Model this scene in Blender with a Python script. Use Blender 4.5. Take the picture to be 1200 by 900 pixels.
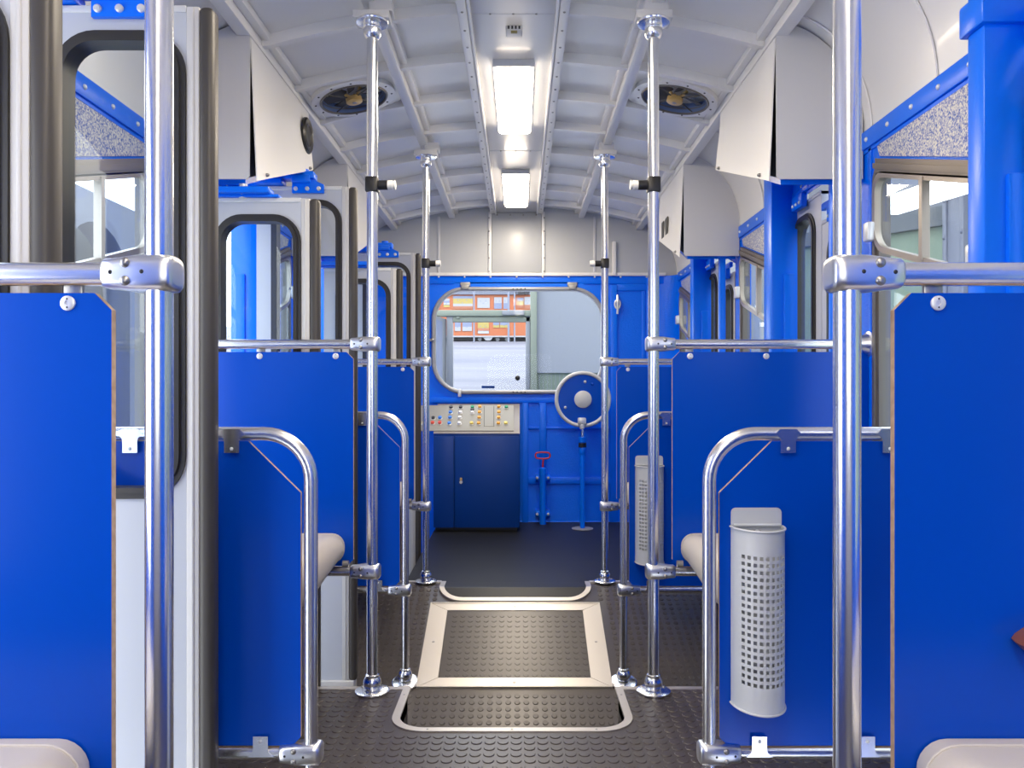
import bpy, bmesh, math, random
from mathutils import Vector, Matrix
random.seed(7)
PI = math.pi
C = bpy.context.scene.collection
for o in list(bpy.data.objects):
    bpy.data.objects.remove(o)

# ------------------------------------------------------------------ measuring rules
U = 1.21e-3            # metres per unit at station 1
K = 1.113              # metres of depth per station
CX, EYE = 0.0235, 1.0406
def PX(x, Z): return CX + (x - 609.0) * Z * U
def PZ(y, Z): return EYE + (460.0 - y) * Z * U
def H(h): return EYE + h * U          # height of h units above the eye
def Y(Z): return Z * K
PITCH = 1.446
ROW = [1.0, 2.446, 3.846]             # pole rows
LOOP = [1.727, 3.150]                 # hoop rows
WALLX = 1.236
END = 5.45
POLE_X = 0.4876
SL_WIN, SL_DOOR = 0.3066, 0.3283

# ------------------------------------------------------------------ camera, world, light
cam_d = bpy.data.cameras.new('camera')
cam = bpy.data.objects.new('camera', cam_d); C.objects.link(cam)
cam.location = (CX, 0, EYE); cam.rotation_euler = (PI/2, 0, 0)
cam_d.sensor_width = 36; cam_d.lens = 36 * 920 / 1200
cam_d.shift_x = -9/1200; cam_d.shift_y = 10/1200
cam_d.clip_start = 0.02
sc = bpy.context.scene
sc.camera = cam
sc.view_settings.view_transform = 'Standard'
sc.view_settings.look = 'None'
sc.view_settings.gamma = 1
sc.view_settings.use_curve_mapping = False
sc.view_settings.exposure = 0.0
LAMP_E = 55.0
WORLD_E = 5.0
try:
    sc.cycles.use_denoising = True
    sc.cycles.max_bounces = 12
    sc.cycles.transparent_max_bounces = 24
    sc.cycles.sample_clamp_indirect = 6
except Exception:
    pass
w = bpy.data.worlds.new('world'); sc.world = w; w.use_nodes = True
bg = w.node_tree.nodes['Background']
bg.inputs[0].default_value = (0.93, 0.96, 1.0, 1); bg.inputs[1].default_value = WORLD_E

# ------------------------------------------------------------------ materials
MATS = {}
def mat(name, col, rough=0.5, metal=0.0, coat=0.0, bump=None, emis=None, spec=0.5, var=None):
    """bump=(scale, strength, distance); var=(scale, other colour, amount)"""
    m = bpy.data.materials.new(name); m.use_nodes = True
    nt = m.node_tree; b = nt.nodes['Principled BSDF']
    b.inputs['Base Color'].default_value = (*col, 1)
    b.inputs['Roughness'].default_value = rough
    b.inputs['Metallic'].default_value = metal
    b.inputs['Coat Weight'].default_value = coat
    b.inputs['Coat Roughness'].default_value = 0.08
    b.inputs['Specular IOR Level'].default_value = spec
    tc = nt.nodes.new('ShaderNodeTexCoord')
    if bump:
        n = nt.nodes.new('ShaderNodeTexNoise'); n.inputs['Scale'].default_value = bump[0]
        n.inputs['Detail'].default_value = 2
        bp = nt.nodes.new('ShaderNodeBump'); bp.inputs['Strength'].default_value = bump[1]
        bp.inputs['Distance'].default_value = bump[2]
        nt.links.new(tc.outputs['Object'], n.inputs['Vector'])
        nt.links.new(n.outputs['Fac'], bp.inputs['Height'])
        nt.links.new(bp.outputs['Normal'], b.inputs['Normal'])
        if coat: nt.links.new(bp.outputs['Normal'], b.inputs['Coat Normal'])
    if var:
        n2 = nt.nodes.new('ShaderNodeTexNoise'); n2.inputs['Scale'].default_value = var[0]
        n2.inputs['Detail'].default_value = 4
        mx = nt.nodes.new('ShaderNodeMix'); mx.data_type = 'RGBA'
        mr = nt.nodes.new('ShaderNodeMapRange')
        mr.inputs['From Min'].default_value = 0.35; mr.inputs['From Max'].default_value = 0.7
        mr.inputs['To Max'].default_value = var[2]
        if len(var) > 3:
            mpn = nt.nodes.new('ShaderNodeMapping'); mpn.inputs['Scale'].default_value = var[3]
            nt.links.new(tc.outputs['Object'], mpn.inputs['Vector']); nt.links.new(mpn.outputs['Vector'], n2.inputs['Vector'])
        else:
            nt.links.new(tc.outputs['Object'], n2.inputs['Vector'])
        nt.links.new(n2.outputs['Fac'], mr.inputs['Value'])
        nt.links.new(mr.outputs['Result'], mx.inputs['Factor'])
        mx.inputs['A'].default_value = (*col, 1); mx.inputs['B'].default_value = (*var[1], 1)
        nt.links.new(mx.outputs['Result'], b.inputs['Base Color'])
    if emis:
        b.inputs['Emission Color'].default_value = (*emis[0], 1)
        b.inputs['Emission Strength'].default_value = emis[1]
    MATS[name] = m
    return m
M_PANEL = mat('blue_laminate', (0.0, 0.066, 0.49), 0.25, spec=0.22)
M_PLY = mat('plywood_edge', (0.6, 0.43, 0.28), 0.6, var=(60, (0.36, 0.22, 0.12), 0.7))
M_PAINT = mat('blue_stippled_paint', (0.0, 0.15, 0.92), 0.26, coat=0.0, bump=(110, 0.45, 0.005), spec=0.3)
M_PAINTS = mat('blue_smooth_paint', (0.0, 0.16, 0.92), 0.3, coat=0.0, spec=0.3)
M_HAMMER = mat('blue_hammered_paint_glints', (0.0, 0.07, 0.42), 0.32, bump=(200, 0.8, 0.004), var=(185, (0.8, 0.77, 0.66), 1.35))  # pale flecks paint the glints of the bumps into the base colour
M_NAVY = mat('dark_blue_cabinet', (0.0, 0.042, 0.25), 0.4, spec=0.3)
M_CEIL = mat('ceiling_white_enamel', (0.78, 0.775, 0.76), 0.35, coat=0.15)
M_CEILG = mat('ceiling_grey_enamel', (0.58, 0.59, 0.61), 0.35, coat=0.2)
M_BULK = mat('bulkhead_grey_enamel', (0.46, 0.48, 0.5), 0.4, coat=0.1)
M_PROF = mat('white_edge_profile', (0.58, 0.58, 0.57), 0.4)
M_WHITE = mat('white_door_paint', (0.48, 0.51, 0.56), 0.35)
M_GREY = mat('light_grey_enamel', (0.6, 0.62, 0.63), 0.35)
M_CHROME = mat('chrome', (0.84, 0.85, 0.86), 0.22, 1.0)
M_STEEL = mat('brushed_steel_tube', (0.82, 0.82, 0.81), 0.27, 1.0)
M_CAST = mat('polished_cast_clamp', (0.8, 0.81, 0.82), 0.3, 1.0, bump=(40, 0.06, 0.002))
M_ALU = mat('aluminium', (0.66, 0.62, 0.56), 0.4, 0.85)
M_FRAME = mat('champagne_window_frame', (0.38, 0.335, 0.28), 0.35, 0.5)
M_TAUPE = mat('taupe_window_channel', (0.2, 0.17, 0.14), 0.35, 0.4)
M_GASK = mat('dark_grey_window_channel', (0.13, 0.12, 0.11), 0.4, 0.2)
M_RUB = mat('black_rubber', (0.022, 0.021, 0.02), 0.42)
M_RUBS = mat('brown_black_rubber_edge', (0.05, 0.045, 0.04), 0.45)
M_FLOOR = mat('studded_rubber_floor', (0.062, 0.052, 0.046), 0.33, spec=0.6, bump=(700, 0.05, 0.001))
M_DARK = mat('smooth_black_floor', (0.014, 0.015, 0.016), 0.42, spec=0.3, bump=(900, 0.05, 0.001))
M_BLACK = mat('black_plastic', (0.012, 0.012, 0.013), 0.35)
M_SHADE = mat('painted_cavity_shade', (0.02, 0.022, 0.026), 0.8)
M_SEAT = mat('cream_seat_leather', (0.58, 0.53, 0.46), 0.5, bump=(350, 0.12, 0.001))
M_DISC = mat('pale_disc_metal', (0.72, 0.74, 0.75), 0.3, 0.3)
M_DULL = mat('dull_bolt_steel', (0.38, 0.37, 0.35), 0.35, 0.9)
M_WOOD = mat('red_brown_wood', (0.22, 0.07, 0.035), 0.4, var=(30, (0.12, 0.035, 0.02), 0.8))
M_BRASS = mat('golden_motor_paint', (0.62, 0.42, 0.16), 0.4, 0.4)
M_BLADE = mat('dark_fan_blade', (0.05, 0.05, 0.055), 0.4)
M_FANIN = mat('fan_duct_blue_grey', (0.1, 0.16, 0.34), 0.4)
M_RED = mat('red_paint', (0.6, 0.03, 0.02), 0.35)
M_LAMP = mat('lamp_diffuser', (0.9, 0.9, 0.9), 0.4, emis=((1.0, 0.86, 0.68), LAMP_E))
M_LAMPS = mat('lamp_diffuser_side', (0.85, 0.84, 0.82), 0.4, emis=((1.0, 0.84, 0.64), LAMP_E*0.26))
M_DESK = mat('desk_housing_metal', (0.25, 0.225, 0.21), 0.45, 0.2)
M_CONS = mat('beige_console_plate', (0.29, 0.28, 0.24), 0.4)
def btn(n, c): return mat('button_' + n, c, 0.35)
BTN = {'k': btn('black', (0.02, 0.02, 0.02)), 'b': btn('blue', (0.02, 0.2, 0.75)), 'w': btn('white', (0.8, 0.8, 0.8)),
       'g': btn('green', (0.0, 0.3, 0.12)), 'o': btn('amber', (0.8, 0.38, 0.02)), 'y': btn('yellow', (0.85, 0.68, 0.15)),
       'r': btn('red', (0.75, 0.08, 0.04))}
def glass_mat(name, tint=(0.93, 0.97, 1.0), refl=1.0):
    m = bpy.data.materials.new(name); m.use_nodes = True; nt = m.node_tree
    nt.nodes.remove(nt.nodes['Principled BSDF'])
    out = nt.nodes['Material Output']
    tr = nt.nodes.new('ShaderNodeBsdfTransparent'); tr.inputs[0].default_value = (*tint, 1)
    gl = nt.nodes.new('ShaderNodeBsdfGlossy'); gl.inputs['Roughness'].default_value = 0.01
    fr = nt.nodes.new('ShaderNodeLayerWeight'); fr.inputs['Blend'].default_value = 0.5
    pw = nt.nodes.new('ShaderNodeMath'); pw.operation = 'POWER'; pw.inputs[1].default_value = 5.0
    mm = nt.nodes.new('ShaderNodeMath'); mm.operation = 'MULTIPLY_ADD'; mm.inputs[1].default_value = 0.6*refl; mm.inputs[2].default_value = 0.03*refl
    mx = nt.nodes.new('ShaderNodeMixShader')
    nt.links.new(fr.outputs['Facing'], pw.inputs[0]); nt.links.new(pw.outputs[0], mm.inputs[0]); nt.links.new(mm.outputs[0], mx.inputs[0])
    nt.links.new(tr.outputs[0], mx.inputs[1]); nt.links.new(gl.outputs[0], mx.inputs[2])
    nt.links.new(mx.outputs[0], out.inputs[0])
    return m
M_GLASS = glass_mat('window_glass')
M_PLATE = mat('matt_steel_plate', (0.34, 0.34, 0.34), 0.45, 0.3)
M_WFR = mat('grey_window_frame', (0.34, 0.35, 0.37), 0.35, 0.2)
M_CAPW = mat('white_plastic', (0.75, 0.74, 0.7), 0.4)
M_ORANGE = mat('orange_wagon_paint', (0.4, 0.12, 0.045), 0.5)
M_ROOFG = mat('corrugated_roof_grey', (0.17, 0.19, 0.25), 0.5)
M_GATE = mat('pale_green_gate_paint', (0.19, 0.22, 0.17), 0.5)
M_GATEG = mat('grey_gate_steel', (0.2, 0.215, 0.23), 0.5)
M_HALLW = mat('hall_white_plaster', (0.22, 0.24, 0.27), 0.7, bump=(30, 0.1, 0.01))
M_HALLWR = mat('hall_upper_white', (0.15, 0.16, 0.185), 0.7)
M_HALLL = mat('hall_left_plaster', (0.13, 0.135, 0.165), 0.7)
M_HALLG = mat('hall_green_boards', (0.14, 0.19, 0.14), 0.6, var=(3, (0.18, 0.23, 0.17), 0.6))
M_HALLB = mat('hall_grey_beam', (0.09, 0.1, 0.11), 0.6)
M_COLU = mat('hall_blue_grey_steel', (0.12, 0.13, 0.17), 0.5)
M_GROUND = mat('concrete_yard_shadow_lines', (0.082, 0.09, 0.13), 0.8, var=(0.9, (0.15, 0.155, 0.185), 1.0, (0.18, 1, 1)))  # stretched noise paints shadow lines across the yard into its colour
M_CONC = mat('hall_concrete_floor', (0.62, 0.62, 0.62), 0.8)
M_TUBE = mat('hall_tube_light', (0.9, 0.9, 0.9), 0.5, emis=((1, 1, 0.97), 2.5))
M_POSTW = mat('poster_white', (0.3, 0.31, 0.33), 0.6)
M_POSTB = mat('poster_blue', (0.17, 0.2, 0.3), 0.6)
M_POSTY = mat('poster_yellow', (0.34, 0.27, 0.08), 0.6)
M_POSTR = mat('poster_rust', (0.3, 0.12, 0.07), 0.6)

# ------------------------------------------------------------------ mesh helpers
class MB:
    def __init__(self):
        self.v = []; self.f = []; self.m = []; self.mats = []
    def mi(self, m):
        if m is None: return 0
        if m not in self.mats: self.mats.append(m)
        return self.mats.index(m)
    def add(self, vs, fs, m=None):
        b = len(self.v); k = self.mi(m)
        self.v += [tuple(p) for p in vs]
        for f in fs:
            self.f.append([i + b for i in f]); self.m.append(k)
        return self
    def bm(self, bm, m=None):
        bm.verts.index_update()
        self.add([v.co[:] for v in bm.verts], [[v.index for v in f.verts] for f in bm.faces], m)
        bm.free(); return self
    def box(self, x0, x1, y0, y1, z0, z1, m=None, bev=0.0, seg=2):
        bm = bmesh.new(); bmesh.ops.create_cube(bm, size=1)
        for v in bm.verts:
            v.co = Vector(((x0+x1)/2 + v.co.x*(x1-x0), (y0+y1)/2 + v.co.y*(y1-y0), (z0+z1)/2 + v.co.z*(z1-z0)))
        if bev > 0:
            bmesh.ops.bevel(bm, geom=bm.edges[:], offset=bev, segments=seg, profile=0.5, affect='EDGES')
        return self.bm(bm, m)
    def lathe(self, prof, origin=(0,0,0), axis=(0,0,1), n=24, m=None):
        """prof: [(r, h)] along axis; ends with r=0 close themselves"""
        ax = Vector(axis).normalized(); o = Vector(origin)
        t = Vector((1,0,0)) if abs(ax.x) < 0.9 else Vector((0,1,0))
        e1 = ax.cross(t).normalized(); e2 = ax.cross(e1)
        vs = []; fs = []; rings = []
        for r, h in prof:
            if r < 1e-6:
                rings.append([len(vs)]); vs.append(o + ax*h)
            else:
                rings.append(list(range(len(vs), len(vs)+n)))
                for i in range(n):
                    a = 2*PI*i/n; vs.append(o + ax*h + (e1*math.cos(a) + e2*math.sin(a))*r)
        for a, b in zip(rings, rings[1:]):
            for i in range(n):
                j = (i+1) % n
                if len(a) == 1 and len(b) == 1: continue
                if len(a) == 1: fs.append([a[0], b[i], b[j]])
                elif len(b) == 1: fs.append([a[i], a[j], b[0]])
                else: fs.append([a[i], a[j], b[j], b[i]])
        return self.add(vs, fs, m)
    def cyl(self, p0, p1, r, n=20, m=None, r1=None):
        p0 = Vector(p0); p1 = Vector(p1); d = p1 - p0; L = d.length
        r1 = r if r1 is None else r1
        return self.lathe([(0,0),(r,0),(r1,L),(0,L)], p0, d, n, m)
    def dome(self, c, axis, r, h, n=14, m=None, base=0.0):
        pr = [(0,-base),(r,-base)] if base else [(0,0)]
        for i in range(5):
            a = PI/2*i/4
            pr.append((r*math.cos(a), h*math.sin(a)))
        pr[-1] = (0, h)
        return self.lathe(pr, c, axis, n, m)
    def tube(self, pts, r, n=16, m=None, closed=False):
        P = [Vector(p) for p in pts]; N = len(P); vs = []; fs = []
        def tan(i):
            if closed: return (P[(i+1) % N] - P[i-1]).normalized()
            if i == 0: return (P[1]-P[0]).normalized()
            if i == N-1: return (P[-1]-P[-2]).normalized()
            return ((P[i+1]-P[i]).normalized() + (P[i]-P[i-1]).normalized()).normalized()
        t = tan(0); ref = Vector((0,0,1)) if abs(t.z) < 0.9 else Vector((0,1,0))
        e = t.cross(ref).normalized()
        for i in range(N):
            t = tan(i); e = (e - t*e.dot(t)).normalized(); g = t.cross(e)
            for k in range(n):
                a = 2*PI*k/n; vs.append(P[i] + (e*math.cos(a) + g*math.sin(a))*r)
        for i in range(N if closed else N-1):
            j = (i+1) % N
            for k in range(n):
                l = (k+1) % n
                fs.append([i*n+k, i*n+l, j*n+l, j*n+k])
        if not closed:
            fs.append(list(range(n))[::-1]); fs.append([(N-1)*n+k for k in range(n)])
        return self.add(vs, fs, m)
    def loft(self, rings, m=None, cap=True):
        n = len(rings[0]); vs = [p for r in rings for p in r]; fs = []
        for i in range(len(rings)-1):
            for k in range(n):
                l = (k+1) % n
                fs.append([i*n+k, i*n+l, (i+1)*n+l, (i+1)*n+k])
        if cap:
            fs.append(list(range(n))[::-1]); fs.append([(len(rings)-1)*n+k for k in range(n)])
        return self.add(vs, fs, m)
    def plate(self, outer, holes, mp, t, m=None, ms=None):
        """flat plate: outlines in (a,b), mp(a,b,c)->xyz, c from 0 to t; ms: material of the edges"""
        bm = bmesh.new(); edges = []; loops = []
        for lp in [outer] + list(holes):
            vv = [bm.verts.new((a, b, 0)) for a, b in lp]; loops.append(vv)
            for i in range(len(vv)): edges.append(bm.edges.new((vv[i], vv[(i+1) % len(vv)])))
        bmesh.ops.triangle_fill(bm, use_beauty=True, use_dissolve=False, edges=edges)
        bm.verts.index_update()
        base = [v.co.xy for v in bm.verts]; nv = len(base)
        tris = [[v.index for v in f.verts] for f in bm.faces]
        lidx = [[v.index for v in lp] for lp in loops]
        bm.free()
        vs = [mp(a, b, 0) for a, b in base] + [mp(a, b, t) for a, b in base]
        self.add(vs, tris + [[i+nv for i in f][::-1] for f in tris], m)
        sv = []; sf = []
        for lp in lidx:
            n = len(lp); s = len(sv)
            sv += [vs[i] for i in lp] + [vs[i+nv] for i in lp]
            for k in range(n):
                l = (k+1) % n
                sf.append([s+k, s+l, s+n+l, s+n+k])
        return self.add(sv, sf, ms or m)
    def build(self, name, m=None, parent=None, loc=None, rot=None, ang=38, weld=True):
        me = bpy.data.meshes.new(name)
        me.from_pydata(self.v, [], self.f)
        mats = self.mats if self.mats else [m]
        if self.mats and m is not None and m not in mats: mats = mats
        for q in mats: me.materials.append(q)
        me.polygons.foreach_set('material_index', self.m)
        bm = bmesh.new(); bm.from_mesh(me)
        if weld: bmesh.ops.remove_doubles(bm, verts=bm.verts[:], dist=1e-5)
        bmesh.ops.recalc_face_normals(bm, faces=bm.faces[:])
        bm.to_mesh(me); bm.free()
        me.polygons.foreach_set('use_smooth', [True]*len(me.polygons))
        me.set_sharp_from_angle(angle=math.radians(ang))
        o = bpy.data.objects.new(name, me); C.objects.link(o)
        if parent: o.parent = parent
        if loc: o.location = loc
        if rot: o.rotation_euler = rot
        return o
def tag(o, label=None, cat=None, group=None, kind=None):
    if label: o['label'] = label
    if cat: o['category'] = cat
    if group: o['group'] = group
    if kind: o['kind'] = kind
    return o
def thing(name, label, cat, loc=(0,0,0), group=None, kind=None):
    o = bpy.data.objects.new(name, None); C.objects.link(o); o.location = loc
    o.empty_display_size = 0.05
    return tag(o, label, cat, group, kind)
def struct(o, label, cat):
    return tag(o, label, cat, kind='structure')
def rr(a0, a1, b0, b1, r, n=8):
    pts = []
    for (ca, cb, s) in ((a1-r, b1-r, 0), (a0+r, b1-r, 1), (a0+r, b0+r, 2), (a1-r, b0+r, 3)):
        for i in range(n+1):
            a = PI/2*s + PI/2*i/n
            pts.append((ca + r*math.cos(a), cb + r*math.sin(a)))
    return pts
def circ(ca, cb, r, n=24): return [(ca + r*math.cos(2*PI*i/n), cb + r*math.sin(2*PI*i/n)) for i in range(n)]
def inset(pts, d):
    """move an outline inwards by d (counter-clockwise outlines)"""
    n = len(pts); out = []
    for i in range(n):
        p0 = Vector(pts[i-1]); p1 = Vector(pts[i]); p2 = Vector(pts[(i+1) % n])
        a = (p1-p0); b = (p2-p1)
        if a.length < 1e-7 or b.length < 1e-7: out.append(tuple(p1)); continue
        a.normalize(); b.normalize()
        na = Vector((-a.y, a.x)); nb = Vector((-b.y, b.x)); nn = na + nb
        if nn.length < 1e-6: out.append(tuple(p1)); continue
        nn.normalize(); c = max(0.4, nn.dot(na))
        q = p1 + nn*(d/c); out.append((q.x, q.y))
    return out
def XZ(y0, sy=1): return lambda a, b, c: (a, y0 + sy*c, b)          # plate facing along y
def YZ(x0, sx=1): return lambda a, b, c: (x0 + sx*c, a, b)          # plate facing along x
SIDE = {-1: 'left', 1: 'right'}

# ------------------------------------------------------------------ floor
def floor_d(Z):
    d = 1071 + 350*(3.15 - Z)
    return d if d > 860 else 860 - 20*max(0, Z-3.85)
def zf(Z): return EYE - floor_d(Z)*U
RAMP_TOP = 3.15 + 211/350
EDGE = 2.49
def studs(mb, xs, ys, test, zfun, r, h, m):
    vs = []; fs = []; n = 12
    cs = [(math.cos(2*PI*i/n), math.sin(2*PI*i/n)) for i in range(n)]
    for y in ys:
        z, sl = zfun(y)
        for x in xs:
            if not test(x, y): continue
            b = len(vs)
            for (q, dz) in ((r, 0), (r*0.95, h*0.75), (r*0.88, h)):
                for c, s in cs:
                    vs.append((x + q*c, y + q*s, z + dz + sl*q*s))
            for k in range(2):
                for i in range(n):
                    j = (i+1) % n
                    fs.append([b+k*n+i, b+k*n+j, b+(k+1)*n+j, b+(k+1)*n+i])
            fs.append([b+2*n+i for i in range(n)])
    mb.add(vs, fs, m)
def arc(cx, cy, r, a0, a1, n=8):
    return [(cx + r*math.cos(math.radians(a0+(a1-a0)*i/n)), cy + r*math.sin(math.radians(a0+(a1-a0)*i/n))) for i in range(n+1)]
NW, NY, NR = 0.372, Y(2.172), 0.10
notch = [(NW, Y(EDGE))] + arc(NW-NR, NY+NR, NR, 0, -90) + arc(-NW+NR, NY+NR, NR, -90, -180) + [(-NW, Y(EDGE))]
W0 = WALLX - 0.002
near_outline = [(-W0, -1.58), (W0, -1.58), (W0, Y(1.04)), (0.58, Y(1.04)), (0.58, Y(1.69)), (W0, Y(1.69)), (W0, Y(EDGE))] + notch + \
               [(-W0, Y(EDGE)), (-W0, Y(1.69)), (-0.58, Y(1.69)), (-0.58, Y(1.04)), (-W0, Y(1.04))]
def XYt(z0): return lambda a, b, c: (a, b, z0 - c)
fl = MB().plate(near_outline, [], XYt(0.0), 0.08, M_FLOOR)
def near_ok(x, y):
    if y > Y(EDGE) - 0.03 or abs(x) > 1.2: return False
    if y < Y(1.71) and abs(x) > 0.55: return False
    if y > NY - 0.03 and abs(x) < NW + 0.02:
        if y > NY + NR: return False
        if abs(x) < NW - NR: return False
        cx = NW - NR
        return math.hypot(abs(x)-cx, y-(NY+NR)) > NR + 0.03
    if abs(x) > 0.925 and abs(x) < 0.932: return False
    return True
P_ = 0.0393
xs = [CX - 0.03 + P_*(i+0.5) for i in range(-32, 32)]
studs(fl, xs, [1.55 + P_*j for j in range(34)], near_ok, lambda y: (0.0, 0.0), 0.0167, 0.0024, M_FLOOR)
# the ramp of the door well, rising to the far platform
z_lo = zf(EDGE-0.02)
fl.add([(-W0, Y(EDGE-0.42), zf(EDGE-0.42)), (W0, Y(EDGE-0.42), zf(EDGE-0.42)), (W0, Y(RAMP_TOP), 0), (-W0, Y(RAMP_TOP), 0),
        (W0, Y(3.87), 0), (-W0, Y(3.87), 0)], [[0,1,2,3], [3,2,4,5]], M_FLOOR)
HF, HB, HW = 3.118, 3.635, 0.435         # hatch front, back station, half width
HXC = CX - 0.012*0
ramp_x = [CX - 0.03 + P_*(i+0.5) for i in range(-30, 30)]
def ramp_ok(x, y):
    Z = y/K
    fr = abs(x) < HW + 0.012
    if fr:
        if HF - 0.015 < Z < HF + 0.062 or HB - 0.06 < Z < HB + 0.012: return False
        if HF < Z < HB and abs(x) > HW - 0.105: return False
    if abs(x) < 0.41 and Z > 3.62: return False
    return Z < 3.82
def ramp_z(y):
    Z = y/K
    return (zf(Z), 350*U/K if Z < RAMP_TOP else 0.0)
studs(fl, ramp_x, [Y(2.62) + P_*0.93*j for j in range(38)], ramp_ok, ramp_z, 0.0125, 0.0024, M_FLOOR)
floor = struct(fl.build('floor', M_FLOOR, ang=22), 'dark studded rubber floor of the carriage with a sloping well', 'floor')
# riser walls of the well
rs = MB()
for a, b in zip(near_outline[6:6+len(notch)+2], near_outline[7:7+len(notch)+2]):
    rs.add([(a[0], a[1]-0.001, -0.004), (b[0], b[1]-0.001, -0.004), (b[0], b[1]-0.001, -0.8), (a[0], a[1]-0.001, -0.8)], [[0,1,2,3]], M_RUBS)
rs.build('well_riser', M_RUBS, floor)
# low side steps by the doors
sd = MB()
for s in (-1, 1):
    sd.box(min(s*0.58, s*W0), max(s*0.58, s*W0), Y(1.0), Y(1.75), -0.52, -0.45, M_RUBS)
sd.box(-W0, -0.60, Y(3.87), Y(END)-0.02, -0.30, -0.24, M_RUBS)
sd.build('door_step', M_RUBS, floor)
# seams of the sheet rubber (thin dark joints)
sm = MB()
for s in (-1, 1):
    sm.box(s*0.929-0.0015, s*0.929+0.0015, Y(1.72), Y(EDGE)-0.02, -0.002, 0.0012, M_RUB)
sm.build('floor_seam', M_RUB, floor)
# far platform in smooth black
BW, BZ, BR = 0.392, 3.662, 0.12
bul = [(-BW, Y(3.862))] + arc(-BW+BR, Y(BZ)+BR, BR, 180, 270) + arc(BW-BR, Y(BZ)+BR, BR, 270, 360) + [(BW, Y(3.862))]
plat = [(-0.60, Y(3.862))] + bul + [(W0, Y(3.862)), (W0, Y(4.4)), (W0, Y(END)-0.01), (-0.60, Y(END)-0.01)]
# split so the surface follows the ramp crest
def zplat(y): return zf(y/K) + 0.004
pb = MB()
ys = [Y(BZ)] + [Y(BZ)+BR*(1-math.cos(PI/2*i/8)) for i in range(1, 9)] + [Y(RAMP_TOP), Y(3.862)]
ys = sorted(set(round(q, 5) for q in ys))
def half(y):
    t = y - Y(BZ)
    if t >= BR: return BW
    return BW - BR + math.sqrt(max(0, BR*BR - (BR-t)**2))
for a, b in zip(ys, ys[1:]):
    pb.add([(-half(a), a, zplat(a)), (half(a), a, zplat(a)), (half(b), b, zplat(b)), (-half(b), b, zplat(b))], [[0,1,2,3]], M_DARK)
za, zb = zplat(Y(3.862)), zplat(Y(END))
pb.add([(-0.60, Y(3.862), za), (W0, Y(3.862), za), (W0, Y(END)-0.01, zb), (-0.60, Y(END)-0.01, zb),
        (-0.60, Y(3.862), za-0.3), (-0.60, Y(END)-0.01, zb-0.3)], [[0,1,2,3], [0,3,5,4]], M_DARK)
struct(pb.build('floor_platform', M_DARK), 'smooth black floor of the driver platform at the far end', 'floor')

def strip(path, wid, zfun, h, name, label, closed=False, tot=0.0):
    """flat bar following a path in plan, with its top h above zfun(y)"""
    mb = MB(); n = len(path); L = []; R = []
    for i in range(n):
        p0 = Vector(path[max(0, i-1)]); p1 = Vector(path[min(n-1, i+1)])
        t = (p1 - p0).normalized(); nn = Vector((-t.y, t.x)); p = Vector(path[i])
        L.append(p + nn*wid/2); R.append(p - nn*wid/2)
    rings = []
    for l, r in zip(L, R):
        zl, zr = zfun(l.y), zfun(r.y)
        rings.append([(l.x, l.y, zl-0.004), (l.x, l.y, zl+h), (r.x, r.y, zr+h), (r.x, r.y, zr-0.004)])
    mb.loft(rings, M_ALU)
    sc_ = MB()
    return mb
def screws(mb, pts, zfun, r=0.004):
    for x, y in pts: mb.dome((x, y, zfun(y)), (0,0,1), r, 0.0016, 10, M_DULL)
z0 = lambda y: 0.0
m1 = strip([(-W0+0.04, Y(EDGE)-0.012), (-NW-0.012, Y(EDGE)-0.012)], 0.026, z0, 0.003, '', '')
m1b = strip([(NW+0.012, Y(EDGE)-0.012), (W0-0.04, Y(EDGE)-0.012)], 0.026, z0, 0.003, '', '')
inn = [(x, y) for x, y in notch]
m2 = strip(inn, 0.026, z0, 0.004, '', '')
screws(m2, [(0, NY), (0.26, NY), (-0.26, NY), (NW, Y(2.42)), (-NW, Y(2.42))], lambda y: 0.004)
struct(m2.build('trim_1', M_ALU), 'U-shaped aluminium nosing edging the near floor above the well', 'floor trim')
struct(m1.build('trim_2', M_ALU), 'straight aluminium strip on the near floor edge left of the aisle', 'floor trim')
struct(m1b.build('trim_3', M_ALU), 'straight aluminium strip on the near floor edge right of the aisle', 'floor trim')
zr_ = lambda y: zf(y/K) + 0.004
m3 = strip([(-0.72, Y(3.862)), (-BW-0.013, Y(3.862))], 0.03, zr_, 0.004, '', '')
m3.add([], [])
m4 = strip([(BW+0.013, Y(3.862)), (0.75, Y(3.862))], 0.03, zr_, 0.004, '', '')
# densify bulge
bd = []
for a, b in zip(bul, bul[1:]):
    for k in range(4): bd.append((a[0]+(b[0]-a[0])*k/4, a[1]+(b[1]-a[1])*k/4))
bd.append(bul[-1])
m5 = strip(bd, 0.026, zr_, 0.004, '', '')
m3.v += []; 
struct(m5.build('trim_4', M_ALU), 'U-shaped aluminium nosing edging the black far platform', 'floor trim')
struct(m3.build('trim_5', M_ALU), 'aluminium strip under the far left pole', 'floor trim')
struct(m4.build('trim_6', M_ALU), 'aluminium strip under the far right pole', 'floor trim')

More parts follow.
